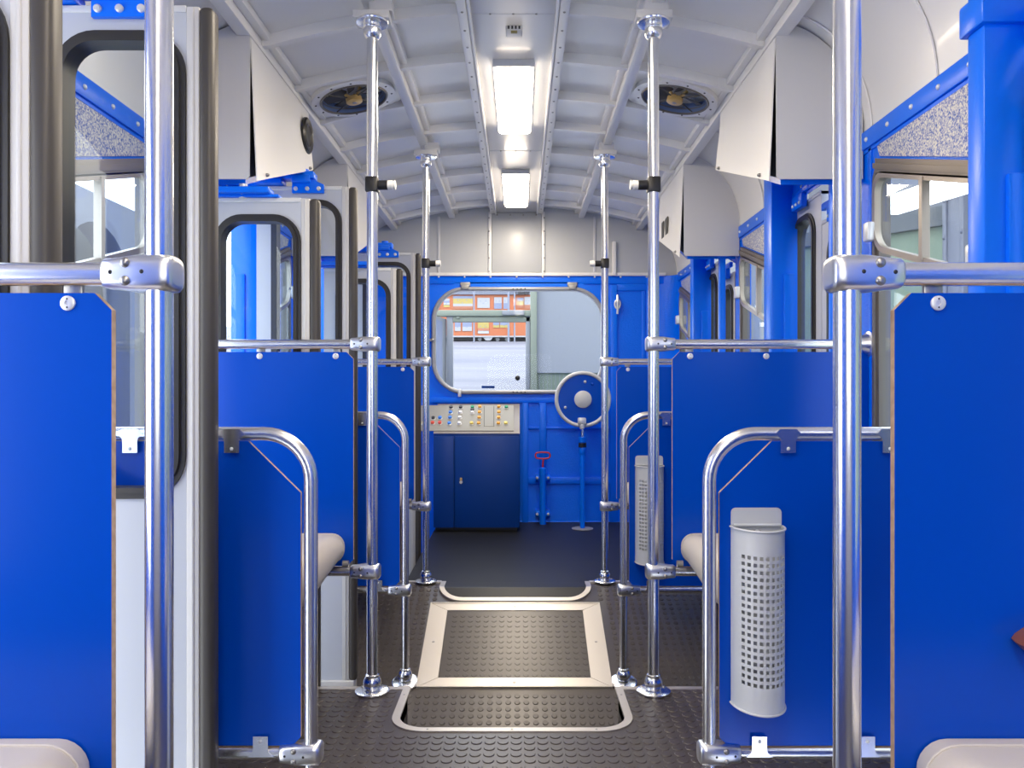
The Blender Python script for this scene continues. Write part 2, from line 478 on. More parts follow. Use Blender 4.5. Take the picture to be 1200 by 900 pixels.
# hatch in the ramp
def on_ramp(a, b, c):   # a = x, b = station, c = thickness upwards
    return (a, Y(b), zf(b) + 0.001 + c)
hatch = thing('floor_hatch', 'floor hatch with wide aluminium frame set in the sloping aisle floor', 'hatch', (0, Y(HF), zf(HF)))
def loc_of(root, mp):
    l = Vector(root.location)
    return lambda a, b, c: tuple(Vector(mp(a, b, c)) - l)
mp = loc_of(hatch, on_ramp)
SB, FB = 0.092, 0.052
quad = lambda p: MB().plate(p, [], mp, 0.006, M_ALU)
o4 = [(-HW, HF), (HW, HF), (HW, HB), (-HW, HB)]
i4 = [(-HW+SB, HF+FB), (HW-SB, HF+FB), (HW-SB, HB-FB), (-HW+SB, HB-FB)]
for k in range(4):
    l = (k+1) % 4
    b = quad(inset([o4[k], o4[l], i4[l], i4[k]], 0.0009))
    mxp = ((o4[k][0]+o4[l][0]+i4[k][0]+i4[l][0])/4, (o4[k][1]+o4[l][1]+i4[k][1]+i4[l][1])/4)
    b.dome(mp(mxp[0], mxp[1], 0.006), (0, -0.35, 1), 0.007, 0.002, 10, M_DULL)
    g = 0.005
    b.plate([(o4[k][0], o4[k][1]), (o4[l][0], o4[l][1]), (o4[l][0]*0.985, o4[l][1]+(g if o4[l][1] == HF else -g)), (o4[k][0]*0.985, o4[k][1]+(g if o4[k][1] == HF else -g))], [], mp, 0.009, M_ALU)
    b.build('frame_bar', M_ALU, hatch)
mt = MB().plate(inset(i4, 0.002), [], mp, 0.002, M_FLOOR)
Lh = Vector(hatch.location); st_ = MB()
studs(st_, ramp_x, [Y(HF+FB) + 0.02 + P_*0.93*j for j in range(14)], lambda x, y: abs(x) < HW-SB-0.014 and HF+FB+0.013 < y/K < HB-FB-0.012, lambda y: (zf(y/K)+0.0025, 350*U/K), 0.0125, 0.0022, M_FLOOR)
mt.add([tuple(Vector(p) - Lh) for p in st_.v], st_.f, M_FLOOR)
mt.build('studded_mat', M_FLOOR, hatch, ang=22)

# ------------------------------------------------------------------ ceiling
XC = 0.90
def skin(x):
    x = abs(x)
    if x <= XC: return H(1185 - 124.5*x*x)
    t = min(1, (x-XC)/(WALLX-XC)); top = 1185 - 124.5*XC*XC
    return H(745 + (top-745)*math.sqrt(max(0, 1-t*t)))
cross = [x*XC/10 for x in range(0, 11)] + [XC + (WALLX-XC)*math.sin(PI/2*i/12) for i in range(1, 13)]
cross = [-x for x in cross[:0:-1]] + cross
BACKY = -1.6
cb = MB(); vs = []; fs = []
for y in (BACKY, Y(END)):
    for x in cross: vs.append((x, y, skin(x)))
n = len(cross)
for i in range(n-1): fs.append([i, i+1, n+i+1, n+i])
vs2 = [(x*1.02, y, z+0.05) for x, y, z in vs]
fs2 = [[q+2*n for q in f][::-1] for f in fs]
cb.add(vs + vs2, fs + fs2, M_CEIL)
ceiling = struct(cb.build('ceiling', M_CEIL), 'arched white enamel ceiling with ribs and curved sides', 'ceiling')
rib_Z = [2.6 + 0.375*k for k in range(-8, 8)]
for Zr in rib_Z:
    if Zr*K < BACKY + 0.1 or Zr > END - 0.1: continue
    b = MB(); xs_ = [x for x in cross if abs(x) <= 0.955]
    rings = []
    for x in xs_:
        z = skin(x); y = Y(Zr)
        rings.append([(x, y-0.02, z+0.004), (x, y-0.02, z-0.042), (x, y+0.008, z-0.042), (x, y+0.008, z-0.012), (x, y+0.035, z-0.012), (x, y+0.035, z+0.004)])
    b.loft(rings, M_CEIL); b.build('rib', M_CEIL, ceiling)
for xb, wb, db in ((-0.945, 0.05, 0.055), (-0.50, 0.045, 0.052), (0.50, 0.045, 0.052), (0.945, 0.05, 0.055)):
    z = skin(xb); b = MB()
    b.box(xb-wb/2, xb+wb/2, BACKY, Y(END)-0.001, z-db, z+0.03, M_CEIL, 0.004)
    sgn = -1 if xb > 0 else 1
    b.box(min(xb+sgn*wb/2, xb+sgn*(wb/2+0.03)), max(xb+sgn*wb/2, xb+sgn*(wb/2+0.03)), BACKY, Y(END)-0.001, z-0.02, z+0.03, M_CEIL, 0.002)
    b.build('longitudinal_beam', M_CEIL, ceiling)
# coving joints
for Zr in (0.45, 1.28, 2.05, 2.43, 3.5, 3.88, 4.95):
    b = MB(); rings = []
    for x in [XC + (WALLX-XC)*math.sin(PI/2*i/14) for i in range(0, 15)]:
        z = skin(x); rings.append([(x-0.002, Y(Zr)-0.012, z-0.0015), (x-0.006, Y(Zr)-0.01, z-0.005), (x-0.006, Y(Zr)+0.01, z-0.005), (x-0.002, Y(Zr)+0.012, z-0.0015)])
    b.loft(rings, M_CEIL); b.build('coving_joint', M_CEIL, ceiling)
# centre duct with screwed side rails
DW = 0.185
dz = H(1147)
duct = MB().box(-DW+0.012, DW-0.012, BACKY, Y(END)-0.001, dz, dz+0.05, M_CEILG, 0.004)
duct.build('centre_duct', M_CEILG, ceiling)
for s in (-1, 1):
    b = MB()
    b.box(s*DW-0.018, s*DW+0.018, BACKY, Y(END)-0.001, dz-0.012, dz+0.05, M_CEIL, 0.003)
    b.box(s*(DW-0.026)-0.006, s*(DW-0.026)+0.006, BACKY, Y(END)-0.001, dz-0.02, dz+0.02, M_CEIL, 0.003)
    for k in range(40):
        b.dome((s*DW, Y(1.9)+0.145*k, dz-0.012), (0,0,-1), 0.0055, 0.004, 8, M_DULL) if Y(1.9)+0.145*k < Y(END)-0.05 else None
    b.build('duct_rail', M_CEIL, ceiling)
b = MB()
for Zs in (2.585, 4.05):
    for k in (-1, 0, 1): b.dome((k*0.085, Y(Zs), dz), (0,0,-1), 0.005, 0.004, 8, M_DULL)
    b.box(-DW+0.02, DW-0.02, Y(Zs)-0.002, Y(Zs)+0.002, dz-0.001, dz+0.004, M_CEILG)
b.build('duct_joint', M_CEILG, ceiling)

# ------------------------------------------------------------------ side walls
def win_poly(Z0, Z1, h, r, top_at, g=0.0):
    """sheared rounded opening; top_at = z of the top edge at station 2.363 of its bay"""
    y0, y1 = Y(Z0)+g, Y(Z1)-g
    yt = Y(Z0) + (2.363-1.78)*K
    return [(a, b + SL_WIN*(a-yt)) for a, b in rr(y0, y1, top_at-h+g, top_at-g, r)]
WIN_Z = [0.334, 1.78, 3.226, 4.672]
WIN_LEN = 0.62
TOPW = H(645)
WIN_H = 1.05
DOOR_Z = [(1.06, 1.72), (2.50, 3.20), (3.965, 4.62)]
def door_poly(Z0, Z1, k):
    top0 = H(600); lim = H(738)
    yl = min(Y(Z1)-0.01, Y(Z0) + (lim-top0)/SL_DOOR)
    zl = top0 + SL_DOOR*(yl - Y(Z0))
    return [(Y(Z0), -0.62), (Y(Z1), -0.62 + SL_DOOR*(Y(Z1)-Y(Z0))), (Y(Z1), min(lim, zl + 0.001)), (yl, min(lim, zl)), (Y(Z0), top0)]
for s in (-1, 1):
    wb = MB()
    bays = sorted([(z, z+WIN_LEN, win_poly(z, z+WIN_LEN, WIN_H, 0.09, TOPW)) for z in WIN_Z] + [(q0, q1, door_poly(q0, q1, 0)) for q0, q1 in DOOR_Z])
    cut = [BACKY] + [Y((p[1]+q[0])/2) for p, q in zip(bays, bays[1:])] + [Y(END)]
    for (c0, c1), bay in zip(zip(cut, cut[1:]), bays):
        wb.plate([(c0, -0.85), (c1, -0.85), (c1, H(752)), (c0, H(752))], [bay[2]], YZ(s*WALLX, s), 0.05, M_PAINT)
    wall = struct(wb.build('wall_' + SIDE[s], M_PAINT), 'blue painted %s side wall with slanted windows and doors' % SIDE[s], 'wall')
    # top angle strip with dome bolts
    tb = MB()
    x0, x1 = s*(WALLX-0.012), s*(WALLX+0.0)
    tb.box(min(x0, x1), max(x0, x1), BACKY, Y(END)-0.1, H(700), H(752), M_PAINTS, 0.002)
    tb.box(min(s*(WALLX-0.004), x1), max(s*(WALLX-0.004), x1), BACKY, Y(END)-0.1, H(690), H(700), M_PAINTS)
    t = struct(tb.build('trim_%d' % (7 if s < 0 else 8), M_PAINTS), 'blue bolted strip along the top of the %s wall' % SIDE[s], 'wall trim')
    y = Y(0.2)
    while y < Y(END) - 0.2:
        MB().dome((s*(WALLX-0.012), y, H(724)), (-s,0,0), 0.0085, 0.007, 10, M_DISC, 0.001).build('dome_bolt', M_DISC, t)
        y += 0.156
    # vertical pilaster strips and stippled inserts above the windows
    for k, z in enumerate(WIN_Z):
        pts = []
        zt = lambda yy: TOPW + SL_WIN*(yy - (Y(z)+(2.363-1.78)*K))
        ya, yb = Y(z)-0.06, Y(z+WIN_LEN)-0.01
        ins = [(ya, zt(ya)+0.014), (yb-0.03, zt(yb-0.03)+0.012), (yb-0.01, H(688)), (ya, H(688))]
        MB().plate(ins, [], YZ(s*(WALLX-0.006), s), 0.008, M_HAMMER).build('stippled_panel', M_HAMMER, wall)
        for yy in (Y(z)-0.085, Y(z+WIN_LEN)+0.04):
            q = MB(); xx = s*(WALLX-0.004)
            q.box(min(xx, s*WALLX), max(xx, s*WALLX), yy-0.012, yy+0.012, 0.3, H(700), M_PAINT, 0.002)
            q.build('pilaster', M_PAINT, wall)

# windows
wn = 0
for s in (-1, 1):
    for k, z in enumerate(WIN_Z):
        if k == 0: continue
        wn += 1
        root = thing('window_%d' % wn, '%s side window with slanted sliding upper sash, %s' % (SIDE[s], ['', 'first from the camera', 'second from the camera', 'nearest the driver platform'][k]), 'window', (s*WALLX, Y(z), 1.3), kind='structure')
        L = Vector(root.location)
        def yz(x0, sx): return lambda a, b, c: (x0 + sx*c - L.x, a - L.y, b - L.z)
        P0 = win_poly(z, z+WIN_LEN, WIN_H, 0.09, TOPW)
        P1 = inset(P0, 0.018); P2 = inset(P0, 0.034)
        q = MB().plate(P0, [P1], yz(s*(WALLX-0.014), s), 0.05, M_GASK)
        q.plate(inset(P0, 0.016), [P2], yz(s*(WALLX-0.006), s), 0.04, M_GASK)
        q.build('outer_channel', M_GASK, root)
        # upper sash: same shear, fixed height
        UH = 0.30
        def upoly(g, r): return win_poly(z, z+WIN_LEN, UH, r, TOPW-0.022, g)
        A = upoly(0.016, 0.075); B = upoly(0.036, 0.06)
        mid = Y(z+WIN_LEN/2)
        ytb = Y(z) + (2.363-1.78)*K
        zz = lambda yy: TOPW + SL_WIN*(yy - ytb)
        MB().plate(A, [B], yz(s*(WALLX-0.022), s), 0.022, M_FRAME).build('sash_frame', M_FRAME, root)
        q = MB()
        q.plate([(mid-0.010, zz(mid)-UH-0.0), (mid+0.010, zz(mid)-UH+0.006), (mid+0.010, zz(mid)-0.045), (mid-0.010, zz(mid)-0.05)], [], yz(s*(WALLX-0.026), s), 0.024, M_FRAME)
        q.plate([(mid+0.010, zz(mid)-UH+0.0), (mid+0.020, zz(mid)-UH+0.006), (mid+0.020, zz(mid)-0.045), (mid+0.010, zz(mid)-0.05)], [], yz(s*(WALLX-0.02), s), 0.02, M_RUB)
        q.build('mullion', M_FRAME, root)
        ha, hb = Y(z)+0.03, Y(z+WIN_LEN)-0.035
        q = MB()
        for (d0, d1, dp) in ((0.004, -0.012, 0.020), (-0.012, -0.030, 0.028), (-0.030, -0.044, 0.022)):
            q.plate([(ha, zz(ha)+d1), (hb, zz(hb)+d1), (hb, zz(hb)+d0), (ha, zz(ha)+d0)], [], yz(s*(WALLX-dp), s), 0.03, M_TAUPE)
        q.build('header_channel', M_TAUPE, root)
        MB().plate(upoly(0.03, 0.06), [], yz(s*(WALLX-0.008), s), 0.004, M_GLASS).build('sash_glass', M_GLASS, root)
        ya, yb = Y(z)+0.02, Y(z+WIN_LEN)-0.02
        low = [(ya, zz(ya)-WIN_H+0.03), (yb, zz(yb)-WIN_H+0.03), (yb, zz(yb)-UH-0.02), (ya, zz(ya)-UH-0.02)]
        MB().plate(low, [], yz(s*(WALLX+0.005), s), 0.004, M_GLASS).build('lower_glass', M_GLASS, root)
        for yy in (yb+0.012, ya+0.05):
            MB().box(s*(WALLX-0.026)-0.02-L.x, s*(WALLX-0.026)+0.012-L.x, yy-0.028-L.y, yy+0.012-L.y, zz(yy)-UH+0.02-L.z, zz(yy)-UH+0.085-L.z, M_DISC, 0.008).build('sash_latch', M_DISC, root)

# door jambs on both sides, closed door leaves on the right
JX = 1.13
def jamb(s, Za, Zb, x0, x1, z0, z1, bev=0.006):
    return MB().box(min(s*x0, s*x1), max(s*x0, s*x1), Y(Za), Y(Zb), z0, z1, M_PAINTS, bev)
tn = 9
for s in (-1, 1):
    for k, (a, b) in enumerate(DOOR_Z):
        top0 = H(600); top1 = top0 + SL_DOOR*(Y(b)-Y(a))
        far = jamb(s, [1.68, 3.10, 4.50][k], [1.745, 3.20, 4.58][k], JX, WALLX+0.01, -0.5, top1+0.05)
        far.box(min(s*(JX+0.052), s*(JX+0.1)), max(s*(JX+0.052), s*(JX+0.1)), Y([1.68, 3.10, 4.50][k])-0.012, Y([1.68, 3.10, 4.50][k])+0.01, -0.5, H(430), M_PAINTS, 0.003)
        if k == 0: far.box(min(s*(JX-0.012), s*WALLX), max(s*(JX-0.012), s*WALLX), Y(1.668), Y(1.76), H(725), H(790), M_PAINTS, 0.006)
        struct(far.build('trim_%d' % tn, M_PAINTS), 'blue box jamb at the far end of the %s door, %s from the camera' % (SIDE[s], ['first', 'second', 'third'][k]), 'door jamb'); tn += 1
        if k > 0:
            near = jamb(s, [0, 2.50, 3.90][k], [0, 2.53, 3.93][k], JX-0.001, JX+0.034, -0.45, top0+0.06)
            struct(near.build('trim_%d' % tn, M_PAINTS), 'slim blue post at the near end of the %s door, %s from the camera' % (SIDE[s], ['first', 'second', 'third'][k]), 'door post'); tn += 1
def leaf_parts(root, wv, hv, win, face, edge_side, bracket=True):
    """leaf in local x (0..wv) and z (0..hv), facing -y; win=(x0,x1,z0,z1) outer gasket"""
    e0, e1 = (0.064, 0.0) if edge_side < 0 else (0.0, 0.064)
    G = rr(win[0]+0.012, win[1]-0.012, win[2]+0.012, win[3]-0.012, 0.085)
    MB().plate([(e0, 0.0), (wv-e1, 0.0), (wv-e1, hv), (e0, hv)], [G], XZ(-0.016), 0.032, M_WHITE).build('panel', M_WHITE, root)
    # aluminium edge profile with two grooves
    ax0, ax1 = (0.034, 0.064) if edge_side < 0 else (wv-0.064, wv-0.034)
    q = MB().box(ax0, ax1, -0.018, 0.018, 0, hv, M_PROF, 0.003)
    q.box(ax0+0.011, ax1-0.011, -0.021, 0.021, 0, hv-0.004, M_PROF, 0.003)
    q.build('edge_profile', M_PROF, root)
    sx0, sx1 = (0.0, 0.036) if edge_side < 0 else (wv-0.036, wv)
    q = MB().box(sx0, sx1, -0.022, 0.022, -0.004, hv, M_RUBS, 0.014, 4)
    q.build('rubber_edge_seal', M_RUBS, root)
    # top rail
    MB().box(e0, wv-e1, -0.019, 0.019, hv-0.014, hv+0.002, M_GREY, 0.002).build('top_rail', M_GREY, root)
    MB().box(0.01, wv-0.01, -0.035, 0.035, -0.058, 0.0, M_PROF, 0.004).build('bottom_shoe', M_PROF, root)
    # gasket in two tiers
    g0 = rr(win[0], win[1], win[2], win[3], 0.097); g1 = inset(g0, 0.026)
    q = MB()
    def ring(a, b, y0, y1): q.plate(a, [b], XZ(y0), y1-y0, M_RUB)
    ring(g0, inset(g0, 0.015), -0.022, 0.022); ring(inset(g0, 0.013), g1, -0.027, 0.027)
    q.build('window_gasket', M_RUB, root)
    MB().plate(inset(g0, 0.02), [], XZ(-0.002), 0.004, M_GLASS).build('pane', M_GLASS, root)
LEAF_B = dict(top=1.934, bot=-0.2075)
def leaf_left(Z, Xe, kind, label):
    top = LEAF_B['top'] - (0.2045 if kind == 'a' else 0); hv = top - (LEAF_B['bot'] - (0.2045 if kind == 'a' else 0))
    wv = 0.435
    root = thing('folding_door_leaf', label, 'door', (Xe - wv, Y(Z), top - hv), 'open white door leaves on the left')
    leaf_parts(root, wv, hv, (0.064, wv-0.064, hv-(1.877-0.795)-0.057, hv-0.057), -1, 1)
    # hinge bracket with bolts and arm to the wall
    bx = wv-0.225 if kind == 'b' else wv-0.30
    if kind == 'b':
        q = MB().plate([(bx-0.052, hv-0.03), (bx+0.085, hv-0.03), (bx+0.085, hv+0.006), (bx+0.035, hv+0.03), (bx-0.052, hv+0.03)], [], XZ(-0.03), 0.012, M_PAINTS)
        q.box(bx-0.05, bx+0.03, -0.05, 0.03, hv+0.012, hv+0.045, M_PAINTS, 0.006)
        br = q.build('hinge_bracket', M_PAINTS, root)
        for k in (-0.036, 0.014, 0.064):
            MB().lathe([(0,0),(0.0095,0),(0.0095,0.005),(0.0065,0.008),(0,0.008)], (bx+k, -0.03, hv-0.012), (0,-1,0), 10, M_DISC).build('bolt', M_DISC, br)
        q = MB().box(-0.16, bx+0.045, -0.045, 0.025, hv+0.03, hv+0.062, M_PAINTS, 0.006)
        q.box(-0.16, bx-0.09, -0.06, 0.02, hv+0.005, hv+0.03, M_PAINTS, 0.005)
        q.cyl((bx-0.005, -0.01, hv+0.02), (bx-0.005, -0.01, hv+0.075), 0.022, 16, M_PAINTS)
        q.build('swing_arm', M_PAINTS, root)
    else:
        q = MB().box(-0.16, bx+0.13, -0.05, 0.02, hv+0.012, hv+0.036, M_PAINTS, 0.006)
        q.box(-0.16, bx+0.16, -0.03, 0.02, hv+0.002, hv+0.012, M_PAINTS, 0.002)
        q.cyl((bx+0.03, -0.015, hv+0.0), (bx+0.03, -0.015, hv+0.05), 0.015, 12, M_DISC)
        q.build('swing_arm', M_PAINTS, root)
    return root
leaf_left(1.0875, -0.688, 'a', 'nearest open white door leaf at the far left edge, only its rubber edge showing')
leaf_left(1.647, -0.684, 'b', 'tall white door leaf with large window behind the near left pole')
leaf_left(2.5175, -0.688, 'a', 'lower white door leaf with rounded window above the middle left rail')
leaf_left(3.077, -0.684, 'b', 'taller white door leaf with blue hinge bracket behind the lower middle leaf')
leaf_left(3.93, -0.628, 'a', 'small distant lower white door leaf behind the far left rail')
leaf_left(4.53, -0.610, 'b', 'most distant tall white door leaf beside the far left pole')
dn = 0
for k, (a, b) in enumerate(DOOR_Z):
    dn += 1
    root = thing('door_%d' % dn, 'closed white double door in the right wall, %s' % ['beside the camera', 'in the middle of the carriage', 'at the far end'][k], 'door', (WALLX+0.025, Y(a), 0), kind='structure')
    wv = (Y(b)-Y(a))/2 - 0.003
    for j in (0, 1):
        e = bpy.data.objects.new('leaf', None); C.objects.link(e); e.parent = root
        # local x of the leaf runs along +y of the world (rotate +90), facing the cabin (-x)
        hv = 2.12; base = -0.44 + SL_DOOR*(wv*(j+0.4))
        e.location = (0, (wv+0.006)*(j+1) - 0.003, base); e.rotation_euler = (0, 0, -PI/2)
        leaf_parts(e, wv, hv, (0.06, wv-0.06, hv-1.13, hv-0.057), -1, 1 if j == 0 else -1)
        q = MB().box(0.13, 0.25, -0.05, -0.022, hv-0.03, hv+0.03, M_PAINTS, 0.005)
        q.box(0.05, 0.3, -0.04, -0.02, hv+0.03, hv+0.06, M_PAINTS, 0.005)
        for t in (0.15, 0.19, 0.23): q.dome((t, -0.05, hv-0.01), (0,-1,0), 0.008, 0.006, 8, M_DISC)
        q.build('hinge_bracket', M_PAINTS, e)

# ------------------------------------------------------------------ end walls
WX0, WX1 = PX(507.5, END), PX(707.5, END)
WZ0, WZ1 = PZ(460.5, END), PZ(338, END)
wy = Y(END)
hole = rr(WX0, WX1, WZ0, WZ1, 0.245, 12)
ew = MB().plate([(-WALLX-0.05, -0.85), (WALLX+0.05, -0.85), (WALLX+0.05, H(745)), (-WALLX-0.05, H(745))], [hole], XZ(wy), 0.05, M_PAINT)
wall_far = struct(ew.build('wall_far', M_PAINT), 'blue stippled end wall with window behind the driver platform', 'wall')
def eb(x0, x1, y0, y1, dpt, m=M_PAINT, bev=0.004):
    return MB().box(PX(x0, END), PX(x1, END), wy-dpt, wy+0.002, PZ(y1, END), PZ(y0, END), m, bev)
for nm, x0, x1, y0, y1, dp in (('wall_rib', 612, 619, 472, 612, 0.03), ('wall_rib', 632, 640, 472, 545, 0.03), ('wall_rail', 505, 720, 465.5, 472, 0.018),
        ('wall_rail', 619, 722, 500, 503, 0.012), ('wall_rail', 619, 790, 559, 567, 0.018), ('wall_rail', 500, 790, 323, 333, 0.012), ('wall_rib', 715, 723, 334, 612, 0.02),
        ('wall_rib', 752, 756, 340, 612, 0.008), ('wall_rib', 757, 764, 325, 612, 0.016), ('wall_rail', 723, 757, 333, 341, 0.012)):
    eb(x0, x1, y0, y1, dp).build(nm, M_PAINT, wall_far)
# raised rim round the window
rim = rr(WX0-0.05, WX1+0.05, WZ0-0.045, WZ1+0.045, 0.29, 12)
MB().plate(rim, [hole], XZ(wy-0.012), 0.014, M_PAINT).build('window_rim', M_PAINT, wall_far)
# rounded inner corners
for s in (-1, 1):
    q = MB(); R = 0.16; n = 10; v = []; f = []
    for i in range(n+1):
        a = PI/2*i/n
        x = s*(WALLX - R + R*math.cos(a)); y = wy - R + R*math.sin(a)
        v += [(x - s*0.001, y, -0.3), (x - s*0.001, y, H(742))]
    for i in range(n): f.append([2*i, 2*i+1, 2*i+3, 2*i+2])
    q.add(v, f, M_PAINT); q.build('corner_cove', M_PAINT, wall_far)
# white upper bulkhead
up = [(x, skin(x)+0.02) for x in cross if skin(x)+0.02 > H(745)]
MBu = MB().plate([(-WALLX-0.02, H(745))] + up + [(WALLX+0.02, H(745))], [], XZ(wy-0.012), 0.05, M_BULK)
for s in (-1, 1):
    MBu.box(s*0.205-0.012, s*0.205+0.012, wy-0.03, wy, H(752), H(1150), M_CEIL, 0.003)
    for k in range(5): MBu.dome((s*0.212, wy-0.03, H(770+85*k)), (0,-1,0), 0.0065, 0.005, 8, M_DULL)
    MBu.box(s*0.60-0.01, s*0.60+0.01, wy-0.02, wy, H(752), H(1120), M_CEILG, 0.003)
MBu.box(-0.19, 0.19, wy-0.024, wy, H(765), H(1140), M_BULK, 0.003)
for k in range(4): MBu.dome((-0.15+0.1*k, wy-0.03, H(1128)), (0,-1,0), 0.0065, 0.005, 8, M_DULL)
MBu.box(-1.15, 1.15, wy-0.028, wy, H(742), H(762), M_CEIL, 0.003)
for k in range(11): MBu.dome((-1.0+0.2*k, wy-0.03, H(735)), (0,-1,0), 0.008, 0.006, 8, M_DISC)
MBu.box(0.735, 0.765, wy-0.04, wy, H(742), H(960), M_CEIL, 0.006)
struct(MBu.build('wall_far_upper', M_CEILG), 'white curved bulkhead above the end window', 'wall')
# back wall behind the camera
bh = rr(-0.55, 0.65, 1.0, 1.72, 0.2)
struct(MB().plate([(-WALLX-0.05, -0.85), (WALLX+0.05, -0.85), (WALLX+0.05, H(745)), (-WALLX-0.05, H(745))], [bh], XZ(BACKY), -0.05, M_CEILG).plate(
    [(-WALLX-0.02, H(745))] + up + [(WALLX+0.02, H(745))], [], XZ(BACKY), -0.05, M_CEILG).build('wall_back', M_CEILG), 'grey end wall behind the camera', 'wall')

# end window
root = thing('window_%d' % (wn+1), 'rounded grey framed end window looking out on the orange wagon', 'window', ((WX0+WX1)/2, wy, WZ0), kind='structure')
L = Vector(root.location)
def wxz(y0): return lambda a, b, c: (a - L.x, y0 + c - L.y, b - L.z)
fr = rr(WX0-0.006, WX1+0.006, WZ0-0.006, WZ1+0.006, 0.25, 12)
q = MB()
tp = [(a - L.x, wy-0.022 - L.y, b - L.z) for a, b in inset(fr, 0.013)]
q.tube(tp, 0.0165, 12, M_WFR, closed=True)
q.plate(fr, [inset(fr, 0.027)], wxz(wy-0.012), 0.04, M_WFR)
for z_ in (WZ1-0.007, WZ0+0.007):
    for k in range(4):
        q.dome((PX(601.5+4.6*k, END) - L.x, wy-0.0385-L.y, z_-L.z), (0,-1,0), 0.006, 0.002, 8, M_BLACK)
q.build('frame', M_WFR, root)
M_GLASSE = glass_mat('end_window_glass', (0.95, 0.97, 0.99), 0.12)
MB().plate(inset(fr, 0.02), [], wxz(wy+0.01), 0.004, M_GLASSE).build('pane', M_GLASSE, root)
for hx in (545.5, 670.5):
    q = MB()
    x = PX(hx, END)-L.x
    q.box(x-0.038, x+0.038, wy-0.03-L.y, wy-L.y, WZ1+0.012-L.z, WZ1+0.045-L.z, M_PLATE, 0.006)
    q.box(x-0.028, x+0.028, wy-0.052-L.y, wy-0.01-L.y, WZ1-0.012-L.z, WZ1+0.02-L.z, M_PLATE, 0.006)
    q.build('hinge', M_PLATE, root)
for (hx, hy) in ((507, 399), (706, 400)):
    x = PX(hx, END)-L.x; z_ = PZ(hy, END)-L.z
    MB().box(x-0.018, x+0.018, wy-0.06-L.y, wy-0.02-L.y, z_-0.012, z_+0.012, M_DULL, 0.006).build('latch', M_DULL, root)
x = PX(539, END)-L.x
MB().box(x-0.012, x+0.012, wy-0.05-L.y, wy-0.01-L.y, WZ0-0.03-L.z, WZ0+0.03-L.z, M_DISC, 0.005).build('latch', M_DISC, root)
MB().dome((PX(606.5, END)-L.x, wy+0.008-L.y, PZ(443, END)-L.z), (0,-1,0), 0.02, 0.012, 16, M_BLACK, 0.003).build('round_knob', M_BLACK, root)
x = PX(572, END)-L.x
MB().box(x-0.05, x+0.05, wy-0.006-L.y, wy+0.008-L.y, WZ0+0.036-L.z, WZ0+0.056-L.z, M_NAVY, 0.003).build('wiper_motor_cover', M_NAVY, root)

# ------------------------------------------------------------------ grab poles
ROWN = ['near', 'middle', 'far']
def collar_prof(r): return [(r, 0), (0.025, 0.0), (0.030, 0.010), (0.0318, 0.021), (0.030, 0.032), (0.026, 0.040), (0.0235, 0.043), (0.0235, 0.050), (r, 0.053)]
def pole(s, i):
    Z = ROW[i]; x = s*POLE_X; yy = Y(Z); zb = 0.0 if i < 2 else zf(Z)+0.006
    top = H(1064)
    lab = {0: 'tall chrome grab pole nearest the camera, %s of the aisle', 1: 'middle chrome grab pole %s of the floor well, rising to the ceiling', 2: 'most distant chrome grab pole %s of the black platform edge'}[i] % SIDE[s]
    root = thing('grab_pole', lab, 'pole', (x, yy, zb), 'chrome grab poles')
    n = 32 if i == 0 else 24
    MB().cyl((0,0,0.01), (0,0,top-zb-0.005), 0.019, n, M_CHROME).build('tube', M_CHROME, root)
    q = MB().lathe([(0,0),(0.055,0),(0.059,0.004),(0.059,0.009),(0.052,0.013),(0,0.013)], (0,0,0), (0,0,1), 28, M_CHROME)
    for k in range(3):
        a = 2*PI*k/3 + 0.5; q.dome((0.044*math.cos(a), 0.044*math.sin(a), 0.013), (0,0,1), 0.005, 0.002, 8, M_DULL)
    q.build('floor_flange', M_CHROME, root)
    MB().lathe([(p, h+0.013) for p, h in collar_prof(0.019)], (0,0,0), (0,0,1), 24, M_CHROME).build('floor_collar', M_CHROME, root)
    t = top - zb
    MB().lathe([(0,t),(0.054,t),(0.057,t-0.004),(0.055,t-0.009),(0.03,t-0.013),(0,t-0.013)], (0,0,0), (0,0,1), 28, M_CHROME).build('ceiling_flange', M_CHROME, root)
    MB().lathe([(0.03,t-0.012),(0.03,t-0.022),(0.027,t-0.025),(0.031,t-0.03),(0.031,t-0.047),(0.024,t-0.058),(0.019,t-0.062)], (0,0,0), (0,0,1), 24, M_CHROME).build('ceiling_collar', M_CHROME, root)
    q = MB(); cz = skin(POLE_X) - zb
    q.box(-0.062, 0.062, -0.03, 0.06, t, t+0.028, M_CEILG, 0.003)
    q.box(-0.02-0.012*s, 0.06-0.012*s, -0.02, 0.05, t+0.028, cz-0.04, M_CEILG, 0.003)
    q.build('ceiling_bracket', M_CEILG, root)
    return root
for i in range(3):
    for s in (-1, 1): pole(s, i)

